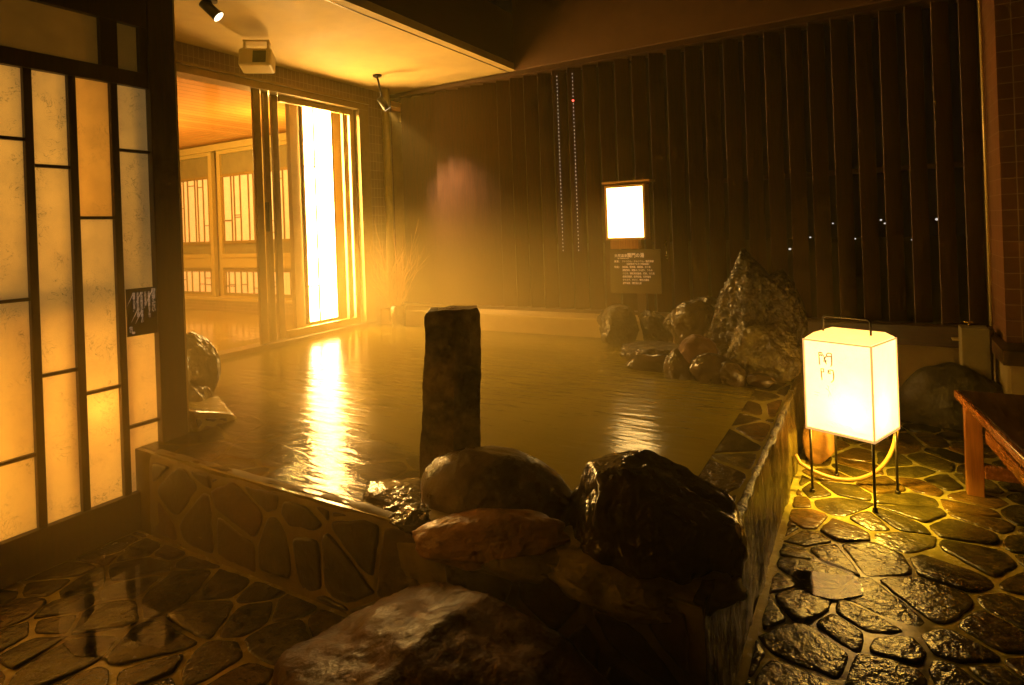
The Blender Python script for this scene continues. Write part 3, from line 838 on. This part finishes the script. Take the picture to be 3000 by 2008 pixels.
hk = thing("wall_hook", "small shiny metal hook on the fence right of the sign board", "hook", (-1.53, 5.33, 1.2))
under(MB().ball((-1.56, 5.30, 1.235), .011).ball((-1.56, 5.30, 1.205), .014, 2, (1.2, .6, .7)).build("hook_plate", M["steel"], smooth=True), hk)
under(MB().tube([(-1.555, 5.30, 1.20), (-1.55, 5.29, 1.10), (-1.55, 5.31, 1.06)], .004, 6).build("cord", M["steel"], smooth=True), hk)

# ================================================================ FIXTURES UNDER THE CEILING
def spotlight(name, label, base, head, aim, lens_on=True):
    t = thing(name, label, "spotlight", base, group="small black spotlights under the ceiling")
    under(MB().tube([base, (base[0], base[1], base[2] - .02)], .045, 16).build("mount", M["blackplastic"], smooth=False), t)
    under(MB().tube([(base[0], base[1], base[2] - .02), head], .010, 8).build("arm", M["blackplastic"], smooth=True), t)
    h = Vector(head); d = (Vector(aim) - h).normalized()
    c = MB().tube([h - d * .07, h - d * .065, h + d * .05, h + d * .07], [.018, .034, .036, .042], 18)
    under(c.build("head", M["blackplastic"], smooth=True), t)
    under(MB().tube([h + d * .0705, h + d * .0715], [.038, .034], 18).build("lens", emis("spot_lens", (1, .8, .55), 3.0)), t)
    return h + d * .09, d
p1, d1 = spotlight("ceiling_spotlight", "black spotlight at the top edge, left of the cream speaker box", (-3.74, 2.50, 3.0), (-3.74, 2.50, 2.93), (-2.4, 3.6, 1.2))
p2, d2 = spotlight("ceiling_spotlight", "black spotlight by the bamboo pole in the ceiling corner", (-4.25, 4.64, 3.0), (-4.20, 4.66, 2.71), (-3.78, 5.42, 1.55))

spk = thing("speaker_box", "cream box speaker with dark window hung under the ceiling", "speaker", (-4.2, 3.2, 3.0))
mr = Matrix.Rotation(R(38), 3, "Z") @ Matrix.Rotation(R(-16), 3, "X")
sc_ = Vector((-4.15, 3.16, 2.80))
bxm = MB().obox(sc_, .125, .075, .075, mr).build("case", M["cream"], bevel=.018); under(bxm, spk)
fr_ = sc_ + mr @ Vector((.035, -.0765, -.004))
under(MB().obox(fr_, .050, .003, .052, mr).build("window", M["iron"], bevel=.008), spk)
br = MB(); br.obox(sc_ + mr @ Vector((-.10, 0, .115)), .008, .02, .05, mr); br.obox(sc_ + mr @ Vector((.08, 0, .115)), .008, .02, .05, mr); br.obox(sc_ + mr @ Vector((-.01, 0, .165)), .10, .03, .008, mr)
under(br.build("bracket", M["cream"]), spk)

# ================================================================ BAMBOO, TWIGS
bp = MB(); pts = []; rs = []
for k in range(14):
    z = .42 + k * .2
    pts += [(-4.60, 5.14, z), (-4.60, 5.14, z + .012), (-4.60, 5.14, z + .024)]; rs += [.047, .053, .047]
pts.append((-4.60, 5.14, 2.99)); rs.append(.046)
o = MB().tube(pts, rs, 20).build("bamboo_pole", M["bamboo"], smooth=True); tag(o, "thick green jointed bamboo pole standing beside the door jamb", "pole")
pot = MB().tube([(-4.40, 5.0, .39), (-4.40, 5.0, .60), (-4.40, 5.0, .62)], [.07, .085, .08], 20)
tw = thing("twig_arrangement", "bundle of pale dry branches standing in a pot by the bamboo pole", "dry branches", (-4.45, 4.97, .4))
under(pot.build("pot", M["rk_brown"], smooth=True), tw)
tb = MB(); rng = random.Random(4)
def twig(p, d, L, r, depth):
    seg = 4; pts = [p]; q = Vector(p); dd = Vector(d).normalized()
    for _ in range(seg):
        dd = (dd + Vector((rng.uniform(-.16, .16), rng.uniform(-.16, .16), rng.uniform(-.03, .12)))).normalized()
        q = q + dd * L / seg; pts.append(q.copy())
    tb.tube(pts, [r * (1 - .6 * i / seg) for i in range(seg + 1)], 5)
    if depth:
        for _ in range(3):
            i = rng.randint(1, seg)
            twig(pts[i], dd + Vector((rng.uniform(-.8, .8), rng.uniform(-.5, .4), rng.uniform(-.1, .6))), L * .55, r * .55, depth - 1)
for _ in range(26):
    a = rng.uniform(0, 2 * math.pi); s = rng.uniform(.05, .42)
    twig(Vector((-4.44 + rng.uniform(-.05, .05), 4.98 + rng.uniform(-.03, .03), .44)), Vector((math.cos(a) * s + .08, math.sin(a) * s * .4, 1)), rng.uniform(.40, .66), .0055, 2)
under(tb.build("branches", M["twig"]), tw)

# added glowing beads standing in for light caught in the slat gaps
M["gap_bead"] = emis("gap_beads", (1, .9, .85), .45)
def gap_line(x, z0, z1, label, red=None):
    t = thing("gap_light", label, "gap light", (x, 5.345, z0), group="dotted lines of light in the slat gaps, made of added beads")
    c = MB().tube([(x, 5.345, z0), (x, 5.345, z1)], .0012, 5); under(c.build("bead_line", M["iron"]), t)
    o0 = MB().tube([(0, 0, 0), (0, 0, .010)], .0028, 6).build("gap_bead", M["gap_bead"]); z = z0
    while z < z1:
        o1 = o0 if z == z0 else o0.copy()
        if z != z0: COL.objects.link(o1)
        o1.parent = t; o1.location = (0, -.002, z - z0); z += .036
    if red: under(MB().ball((x, 5.34, red), .010).build("red_beacon", emis("red_beacon", (1, .02, .03), 5)), t)
gap_line(-2.58, 1.16, 2.86, "left dotted line of light in a slat gap, made of added beads")
gap_line(-2.415, 1.16, 2.86, "right dotted line of light in a slat gap, added beads with a red beacon near the top", red=2.60)

# distant lights beyond the fence (seen through the gaps)
def ray(px, py):
    u = (px - 1500) / 1782; v = -(py - 669) / 1782; c, s = math.cos(R(2.1)), math.sin(R(2.1))
    u, v = u * c + v * s, -u * s + v * c
    yw = R(30.5)
    return Vector((-math.sin(yw) + u * math.cos(yw), math.cos(yw) + u * math.sin(yw), v))
city = [(2300, 693, 1), (2314, 730, 1.3), (2374, 696, .9), (2440, 655, .8), (2505, 700, .9), (2581, 645, 1), (2592, 655, .8), (2599, 655, .8), (2745, 643, 1.4), (2757, 644, 1.3), (2901, 630, 1.2), (2671, 703, .6), (2062, 671, .8), (2061, 703, .8)]
protoL = None
for k, (px, py, s) in enumerate(city):
    d = ray(px, py); t = 24.0 / d.y
    pos = Vector((0, 0, 1.4)) + d * t
    if protoL is None:
        protoL = MB().ball((0, 0, 0), .028, 2).build("distant_light", emis("city_light", (1, .9, .8), .8)); ob = protoL
    else:
        ob = protoL.copy(); COL.objects.link(ob)
    ob.location = pos; ob.scale = (s * 1.3, s, s)
    tag(ob, "tiny white light of the night town seen through the fence gaps", "distant light", "lights of the night town beyond the fence")

# ================================================================ STANDING LANTERN
LA = R(-20.8)
ln = thing("standing_lantern", "glowing white box paper lantern with calligraphy on four thin iron legs", "lantern", (-.11, 3.487, 0), LA)
hw, hd, z0, z1 = .158, .150, .33, .785
def inlan(o): o.parent = ln; return o
def quad(mb, pts):
    mb.bm.faces.new([mb.bm.verts.new(p) for p in pts]); return mb
sh = MB()
q = .002
sh.box(-hw, hw, -hd, -hd + q, z0 + .012, z1); sh.box(-hw, hw, hd - q, hd, z0 + .012, z1)
sh.box(-hw, -hw + q, -hd + q, hd - q, z0 + .012, z1); sh.box(hw - q, hw, -hd + q, hd - q, z0 + .012, z1)
inlan(sh.build("shade", M["lampshade"]))
tpm = MB()
a = [(-hw, -hd, z1 + .002), (hw, -hd, z1 + .002), (hw, hd, z1 + .002), (-hw, hd, z1 + .002)]
c = [(-hw + .03, -hd + .045, z1 + .030), (hw - .03, -hd + .045, z1 + .030), (hw - .03, hd - .045, z1 + .030), (-hw + .03, hd - .045, z1 + .030)]
tpm.prism(a, c)
inlan(tpm.build("top_cover", M["lampshadetop"], bevel=.004))
fr = MB()
for sx in (-1, 1):
    for sy in (-1, 1):
        fr.box(sx * hw - .004, sx * hw + .004, sy * hd - .004, sy * hd + .004, z0 + .012, z1)
fr.box(-hw - .004, hw + .004, -hd - .004, -hd + .006, z0, z0 + .012); fr.box(-hw - .004, hw + .004, hd - .006, hd + .004, z0, z0 + .012)
fr.box(-hw - .004, -hw + .006, -hd + .006, hd - .006, z0, z0 + .012); fr.box(hw - .006, hw + .004, -hd + .006, hd - .006, z0, z0 + .012)
fr.box(-hw - .004, hw + .004, -hd - .0045, -hd - .001, z1 - .006, z1 + .002); fr.box(hw + .001, hw + .0045, -hd, hd, z1 - .006, z1 + .002)
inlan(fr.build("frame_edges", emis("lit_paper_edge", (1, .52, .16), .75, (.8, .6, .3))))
for sx in (-1, 1):
    for sy in (-1, 1):
        lg = MB().tube([(sx * (hw - .012), sy * (hd - .012), z0), (sx * (hw - .012), sy * (hd - .012), .022)], .0065, 10)
        lg.tube([(sx * (hw - .012), sy * (hd - .012), .022), (sx * (hw - .012), sy * (hd - .012), .008)], .012, 10)
        inlan(lg.build("leg", M["iron"], smooth=True))
hx = hw - .045
inlan(MB().tube([(-hx, -.03, z1 + .02), (-hx, -.03, z1 + .095), (-hx + .012, -.03, z1 + .107), (hx - .012, -.03, z1 + .107), (hx, -.03, z1 + .095), (hx, -.03, z1 + .02)], .0055, 10).build("handle", M["iron"], smooth=True))
def brush(name, strokes, m, x0, zt, sc, wid):
    for st in strokes:
        b_ = MB(); pts = [(x0 + x * sc, -hd - .0012, zt - y * sc) for x, y in st]; n_ = len(pts)
        b_.tube(pts, [wid * (.55 + .45 * math.sin(math.pi * (i + .6) / (n_ + .2))) for i in range(n_)], 8)
        inlan(b_.build(name, m))
# gate character with two leaves, written twice in brush script
gate1 = [[(0, .05), (.02, .5), (.03, 1.0), (.08, 1.05)], [(0, .1), (.12, .06), (.26, .08), (.27, .28)], [(.02, .30), (.14, .27), (.27, .30)], [(.12, .15), (.15, .2)],
         [(.62, .12), (.76, .03), (.98, .05), (1.0, .5), (.98, .95), (.9, 1.08)], [(.64, .32), (.8, .28), (.98, .30)], [(.62, .12), (.63, .32)],
         [(.34, .22), (.44, .45), (.52, .40), (.60, .28)], [(.36, .52), (.48, .6), (.50, .78), (.60, .95)], [(.44, .45), (.48, .6)], [(.34, .72), (.48, .70), (.62, .68)]]
gate2 = [[(.10, .06), (.12, .5), (.16, .95)], [(.10, .08), (.30, .04), (.30, .3), (.14, .32)], [(.66, .12), (.86, .06), (1.04, .10), (1.08, .5), (1.04, .85), (.86, 1.05)], [(.66, .12), (.66, .34), (.86, .36)], [(.68, .22), (.84, .22)]]
brush("brush_stroke", gate1, M["ink"], -.084, z1 - .055, .062, .0029)
brush("brush_stroke", gate2, M["ink"], -.082, z1 - .135, .062, .0030)
M["faint"] = emis("faint_ink", (1, .70, .36), .9, (.7, .6, .5))
faint = [[(.45, .05), (.55, .15), (.5, .4)], [(.3, .3), (.6, .5), (.75, .9)], [(.6, .55), (.5, 1.0)]]
brush("faded_stroke", faint, M["faint"], -.075, z1 - .215, .06, .002)
brush("faded_stroke", [[(0, 0), (.35, .02), (.6, .03)], [(0, .35), (.3, .37), (.45, .36)]], M["faint"], -.112, z1 - .262, .04, .002)
wv = MB()
for i, (cx, cz) in enumerate([(-.055, .352), (-.02, .349), (.015, .352), (-.038, .372), (-.003, .368), (.05, .350), (.09, .349), (.035, .366), (.12, .352)]):
    for r in (.016, .024, .032):
        wv.tube([(cx + r * math.cos(t), -hd - .0012, cz + r * .6 * math.sin(t)) for t in [math.pi * k / 10 for k in range(11)]], .0007, 4)
inlan(wv.build("wave_motif", M["faint"]))

# loop of hose behind the lantern
hp = []
C4 = [Vector((.085, 3.61, .335)), Vector((.06, 3.60, .02)), Vector((-.18, 3.58, -.035)), Vector((-.365, 3.56, .09))]
for k in range(31):
    t = k / 30
    hp.append(C4[0] * (1 - t) ** 3 + C4[1] * 3 * t * (1 - t) ** 2 + C4[2] * 3 * t * t * (1 - t) + C4[3] * t ** 3)
    hp[-1].z = max(hp[-1].z, .022)
hp.append(Vector((-.385, 3.56, .13)))
o = MB().tube(hp, .011, 10).build("hose", surf("tan_hose", (.30, .16, .06), (.36, .2, .08), .35, 20, .05, .001), smooth=True)
tag(o, "tan hose hanging in a loop behind the standing lantern", "hose")

o = rock("stone_block", (-.29, 3.84, .13), (.085, .06, .17), M["rk_orange"], 31, planes=12, cut=.62, rough=.05, sub=4)
tag(o, "rough orange stone block on the floor behind the standing lantern", "stone")

# ================================================================ BENCH
bn = thing("wooden_bench", "low dark wooden bench with orange lit edge at the right border", "bench", (.9, 3.5, 0), R(0))
def plank(name, pts, za, zb, m):
    o = MB().prism([(x, y, za) for x, y in pts], [(x, y, zb) for x, y in pts]).build(name, m, bevel=.004)
    return under(o, bn)
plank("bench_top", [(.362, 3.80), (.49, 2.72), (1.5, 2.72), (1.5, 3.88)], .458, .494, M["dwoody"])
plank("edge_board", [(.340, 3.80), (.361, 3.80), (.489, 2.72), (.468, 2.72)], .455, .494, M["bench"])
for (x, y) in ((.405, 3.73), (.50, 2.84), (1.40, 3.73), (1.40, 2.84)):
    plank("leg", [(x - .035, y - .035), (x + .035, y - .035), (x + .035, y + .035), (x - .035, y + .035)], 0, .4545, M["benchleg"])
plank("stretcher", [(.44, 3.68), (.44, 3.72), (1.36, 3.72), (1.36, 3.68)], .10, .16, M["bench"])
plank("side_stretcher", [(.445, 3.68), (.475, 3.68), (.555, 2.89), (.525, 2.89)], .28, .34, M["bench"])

# ================================================================ ROCKS
def rk(label, *a, **k):
    o = rock("rock", *a, **k)
    return tag(o, label, "rock")
# standing stone post
def stone_post():
    bm = bmesh.new(); n = 6; H0, H1 = .20, 1.07
    base = [(-.115, -.065), (.02, -.10), (.125, -.035), (.115, .065), (0, .10), (-.12, .05)]
    prof = []
    for i in range(6):
        a, b_ = base[i], base[(i + 1) % 6]
        for t in range(9): prof.append((a[0] + (b_[0] - a[0]) * t / 9, a[1] + (b_[1] - a[1]) * t / 9))
    rings = []
    L = 70
    for j in range(L + 1):
        t = j / L; z = H0 + (H1 - H0) * t
        k = 1 + .10 * (1 - t) ** 2 - .05 * t
        if j == L: k *= .88
        if j == L - 1: k *= .96
        r_ = []
        for (x, y) in prof:
            d = 1 + .05 * noise.fractal(Vector((x * 9, y * 9, z * 5)), 1, 2, 4) + .02 * noise.noise((x * 40, y * 40, z * 30))
            if x > .02 and t < .42:   # broken lower right corner
                d += .20 * (.42 - t) * (1 + .8 * noise.noise((z * 14, 2, 1)))
            r_.append(bm.verts.new((x * k * d + .055 * z, y * k * d, z + (0.006 * noise.noise((x * 20, y * 20, 0)) if j == L else 0))))
        rings.append(r_)
    m_ = len(prof)
    for j in range(L):
        for i in range(m_):
            bm.faces.new((rings[j][i], rings[j][(i + 1) % m_], rings[j + 1][(i + 1) % m_], rings[j + 1][i]))
    bm.faces.new(rings[-1])
    bmesh.ops.recalc_face_normals(bm, faces=bm.faces[:])
    me = bpy.data.meshes.new("stone_post"); bm.to_mesh(me); bm.free(); me.materials.append(M["rk_pillar"])
    o = bpy.data.objects.new("stone_post", me); COL.objects.link(o)
    o.location = (-1.585, 2.06, 0); o.rotation_euler = (0, 0, R(30))
    return tag(o, "upright six-sided brown basalt post standing in the front of the pool", "stone post")
stone_post()

rk("smooth brown boulder at the foot of the stone post", (-1.19, 1.85, .42), (.30, .18, .18), M["rk_smooth"], 12, rot=(0, .12, R(8)), planes=4, cut=.88, rough=.05, fine=.004)
rk("rough orange stone wedged in front of the smooth brown boulder", (-1.10, 1.64, .40), (.26, .09, .085), M["rk_orange"], 3, rot=(0, R(-10), R(14)), planes=6, cut=.8, rough=.12, fine=.02)
rk("large glossy black wet rock at the pool's front right corner", (-.63, 1.87, .425), (.285, .25, .235), M["rk_black"], 8, rot=(R(6), R(6), R(0)), planes=12, cut=.72, rough=.08, fine=.018, sub=6)
rk("large flat red-brown rock in the foreground against the pool wall", (-.93, 1.24, .08), (.58, .37, .34), M["rk_red"], 21, rot=(R(4), R(5), R(-4)), planes=12, cut=.72, rough=.08, fine=.012, flat_top=.78, sub=6)
rk("low black glossy rock at the waterline left of the smooth boulder", (-1.55, 1.80, .372), (.24, .15, .040), M["rk_black"], 91, planes=7, cut=.75, rough=.14, fine=.08)
rk("small low black rock on the rim in front of the stone post", (-1.40, 1.66, .385), (.12, .07, .035), M["rk_black"], 93, planes=7, cut=.75, rough=.14, fine=.08)
# pile by the far right corner
rk("tall peaked dark craggy rock crowning the rock pile", (-.74, 4.42, .66), (.46, .33, .67), M["rk_peak"], 17, planes=7, cut=.8, rough=.07, fine=.06, taper=.25, lean=(.0, 0), sub=6, ex=[((-.80, -.1, .60), .52), ((.50, .0, .86), .60), ((-.35, -.85, .30), .58), ((.5, -.85, .25), .55), ((1, 0, .05), .72), ((.1, -.9, -.1), .66)])
rk("dark craggy shoulder rock right of the peak", (-.56, 4.50, .66), (.20, .20, .38), M["rk_peak"], 25, planes=8, cut=.62, rough=.08, fine=.06, taper=.25, sub=6)
rk("brightly lit yellow craggy base rock facing the lantern", (-.62, 4.20, .50), (.23, .17, .22), M["rk_lit"], 29, planes=9, cut=.64, rough=.10, fine=.09, sub=6)
rk("angular dark boulder on the left flank of the peak", (-1.10, 4.45, .62), (.18, .18, .20), M["rk_brown"], 33, rot=(0, R(-18), 0), planes=8, cut=.7, rough=.12, fine=.03)
rk("slanting thin rock behind the left flank boulder", (-1.20, 4.68, .66), (.26, .12, .13), M["rk_peak"], 35, rot=(0, R(-32), 0), planes=8, cut=.7, rough=.1, fine=.03)
rk("lumpy dark rock left of the pile below the sign board", (-1.86, 4.86, .53), (.17, .16, .19), M["rk_peak"], 37, planes=8, cut=.75, rough=.15, fine=.05)
rk("small pointed rock between the lumpy rock and the pile", (-1.55, 4.86, .52), (.17, .14, .17), M["rk_peak"], 41, rot=(0, R(-25), 0), planes=8, cut=.65, rough=.12, fine=.03, taper=.4)
rk("flat wet slab jutting over the water left of the pile", (-1.37, 4.28, .47), (.27, .18, .075), M["rk_peak"], 43, planes=7, cut=.8, rough=.10, fine=.03, flat_top=.7)
rk("dark rock under the flat slab at the waterline", (-1.33, 4.16, .40), (.20, .14, .10), M["rk_black"], 45, planes=7, cut=.8, rough=.10, fine=.02)
rk("reddish wet cobble at the centre of the rock pile", (-1.02, 4.12, .52), (.13, .11, .12), M["rk_red"], 47, planes=7, cut=.75, rough=.10, fine=.02)
rk("small pale triangular rock at the waterline", (-1.12, 3.96, .43), (.15, .10, .14), M["rk_brown"], 49, planes=8, cut=.65, rough=.10, fine=.02, taper=.6)
rk("smooth dark round rock low in the pile", (-.90, 3.96, .45), (.14, .12, .11), M["rk_black"], 51, planes=5, cut=.85, rough=.06, fine=.01)
rk("pale wet slanting stone beside the smooth dark rock", (-.76, 3.92, .44), (.10, .10, .075), M["rk_brown"], 53, rot=(0, R(35), 0), planes=6, cut=.75, rough=.08, fine=.02)
rk("small flat oval stone on the rim right of the pile", (-.60, 3.90, .425), (.09, .07, .045), M["rk_black"], 55, planes=5, cut=.85, rough=.05, fine=.01)
# left group behind the post
rk("dark boulder behind the corner post beside the open door", (-3.74, 2.27, .56), (.17, .17, .25), M["rk_brown"], 61, planes=9, cut=.75, rough=.10, fine=.02)
rk("low dark rock at the water's edge behind the corner post", (-3.56, 2.13, .40), (.18, .15, .15), M["rk_brown"], 63, planes=8, cut=.8, rough=.08, fine=.02)
rk("big dull olive boulder against the low wall behind the lantern", (.44, 4.98, .06), (.40, .24, .33), M["rk_olive"], 71, planes=4, cut=.88, rough=.06, fine=.006, taper=.25)

# floor drain
dr = thing("floor_drain", "round perforated metal drain cover in the wet stone floor", "drain", (-3.0, 1.43, .01))
under(MB().tube([(-3.0, 1.43, .002), (-3.0, 1.43, .018)], .062, 28).build("cover", M["steel"], bevel=.003), dr)
hb = MB()
for i in range(-4, 5):
    for j in range(-4, 5):
        if i * i + j * j < 18: hb.tube([(-3.0 + i * .011, 1.43 + j * .011, .0182), (-3.0 + i * .011, 1.43 + j * .011, .0190)], .0034, 8)
under(hb.build("holes", M["blackplastic"]), dr)

# ================================================================ STEAM AND HAZE
def volume(name, density, col=(1, .92, .8), an=.1):
    m = bpy.data.materials.new(name); m.use_nodes = True; nt = m.node_tree
    nt.nodes.clear(); out = nt.nodes.new("ShaderNodeOutputMaterial"); pv = nt.nodes.new("ShaderNodeVolumePrincipled")
    pv.inputs["Color"].default_value = (*col, 1); pv.inputs["Density"].default_value = density; pv.inputs["Anisotropy"].default_value = an
    nt.links.new(pv.outputs[0], out.inputs["Volume"])
    return m, nt, pv
hm, _, _ = volume("haze_volume", .006, (1, .82, .2))
hz = MB().box(-14, 30, -3, 27, -1.6, 4.6).build("haze", hm); tag(hz, kind="stuff")

sm, nt, pv = volume("steam_volume", 1.0, (1, .81, .34), .2)
tc = nt.nodes.new("ShaderNodeTexCoord"); sx_ = nt.nodes.new("ShaderNodeSeparateXYZ"); nt.links.new(tc.outputs["Object"], sx_.inputs[0])
mp = nt.nodes.new("ShaderNodeMapping"); mp.inputs["Scale"].default_value = (1, 1, .55); nt.links.new(tc.outputs["Object"], mp.inputs[0])
nn = noise_tex(nt, mp.outputs[0], .9, 3, .5, .5)
dn = ramp(nt, nn.outputs[0], [(.38, .32), (.66, 1.0)])
def mrange(sock, a, b, c, d):
    n = nt.nodes.new("ShaderNodeMapRange"); n.interpolation_type = "SMOOTHSTEP"
    for i, v in enumerate((a, b, c, d)): n.inputs[i + 1].default_value = v
    nt.links.new(sock, n.inputs[0]); return n.outputs[0]
def mul(a, b):
    n = nt.nodes.new("ShaderNodeMath"); n.operation = "MULTIPLY"
    nt.links.new(a, n.inputs[0])
    if isinstance(b, float): n.inputs[1].default_value = b
    else: nt.links.new(b, n.inputs[1])
    return n.outputs[0]
hgt = mrange(sx_.outputs[2], .45, 1.75, 1, .03)
lft = mrange(sx_.outputs[0], -3.2, -.2, 1, .10)
edg = mrange(sx_.outputs[1], .42, .9, 0, 1)
nt.links.new(mul(mul(mul(dn, hgt), mul(lft, edg)), .36), pv.inputs["Density"])
sm.cycles.volume_sampling = "MULTIPLE_IMPORTANCE"
stm = MB().box(-4.62, -.1, .45, 5.08, .395, 2.7).build("steam", sm); tag(stm, kind="stuff")

# ================================================================ LAMPS
def light(kind, name, loc, energy, color, parent=None, **k):
    l = bpy.data.lights.new(name, kind); l.energy = energy; l.color = color
    for a_, b_ in k.items(): setattr(l, a_, b_)
    o = bpy.data.objects.new(name, l); COL.objects.link(o); o.location = loc
    return o
def aim(o, d): o.rotation_euler = Vector(d).to_track_quat("-Z", "Y").to_euler()
WARM = (1, .50, .13)
lnw = Matrix.Translation(ln.location) @ Matrix.Rotation(LA, 4, "Z")
light("POINT", "lantern_glow", lnw @ Vector((.05, -.04, .45)), 46, (1, .65, .07), shadow_soft_size=.03)
light("POINT", "screen_lamp_low", (-3.225, 1.46, .62), 40, (1, .64, .20), shadow_soft_size=.04)
light("POINT", "unseen_screen_fill", (-3.40, -.9, .55), 95, (1, .61, .09), shadow_soft_size=.06)  # added fill behind the unseen bays, brightens front wall, red rock and post
light("POINT", "screen_lamp_low_rear", (-3.42, .85, .50), 17.0, (1, .61, .11), shadow_soft_size=.06)
o = light("AREA", "screen_lamp_high", (-3.57, -.3, 1.72), 19.0, (1, .63, .15), shape="RECTANGLE", size=4.0, size_y=.9); aim(o, (1, 0, 0))
light("POINT", "sign_lamp_bulb", (-1.86, 5.19, 1.46), 6.0, (1, .62, .24), shadow_soft_size=.03)
s = light("SPOT", "fence_spot", p2, 380, (1, .60, .26), spot_size=R(56), spot_blend=1.0, shadow_soft_size=.02); aim(s, d2)
s = light("SPOT", "pool_spot", p1, 85, (1, .62, .06), spot_size=R(84), spot_blend=.7, shadow_soft_size=.03); aim(s, d1)
light("POINT", "indoor_lamp", (-8.2, 3.6, 2.45), 320, (1, .60, .13), shadow_soft_size=.12)
light("POINT", "indoor_lamp_rear", (-6.3, 5.0, 2.4), 70, (1, .60, .13), shadow_soft_size=.12)

# ================================================================ WORLD, CAMERA, RENDER
wd = bpy.data.worlds.new("World"); SC.world = wd; wd.use_nodes = True
bg = wd.node_tree.nodes["Background"]; bg.inputs[0].default_value = (.10, .13, .30, 1); bg.inputs[1].default_value = .0012

cam = bpy.data.cameras.new("Camera"); co = bpy.data.objects.new("Camera", cam); COL.objects.link(co)
cam.sensor_width = 36; cam.lens = 36 * 1782 / 3000; cam.shift_y = -335 / 3000; cam.clip_start = .05; cam.clip_end = 500
yw, rl = R(30.5), R(2.1)
fw = Vector((-math.sin(yw), math.cos(yw), 0)); r0 = Vector((math.cos(yw), math.sin(yw), 0)); u0 = Vector((0, 0, 1))
rv = r0 * math.cos(rl) - u0 * math.sin(rl); uv = r0 * math.sin(rl) + u0 * math.cos(rl)
mw = Matrix((rv, uv, -fw)).transposed().to_4x4(); mw.translation = (0, 0, 1.4)
co.matrix_world = mw
SC.camera = co
SC.render.engine = "CYCLES"
cy = SC.cycles
cy.use_denoising = True
try: cy.denoiser = "OPENIMAGEDENOISE"
except Exception: pass
cy.max_bounces = 8; cy.diffuse_bounces = 4; cy.glossy_bounces = 4; cy.transmission_bounces = 6; cy.transparent_max_bounces = 10; cy.volume_bounces = 1
cy.sample_clamp_indirect = 6; cy.caustics_reflective = False; cy.caustics_refractive = False
cy.blur_glossy = .3
cy.use_adaptive_sampling = True; cy.adaptive_threshold = .03; cy.adaptive_min_samples = 24
cy.volume_step_rate = 2.5; cy.volume_max_steps = 64
vs = SC.view_settings
vs.view_transform = "Standard"; vs.look = "None"; vs.exposure = .15; vs.gamma = 1; vs.use_curve_mapping = False
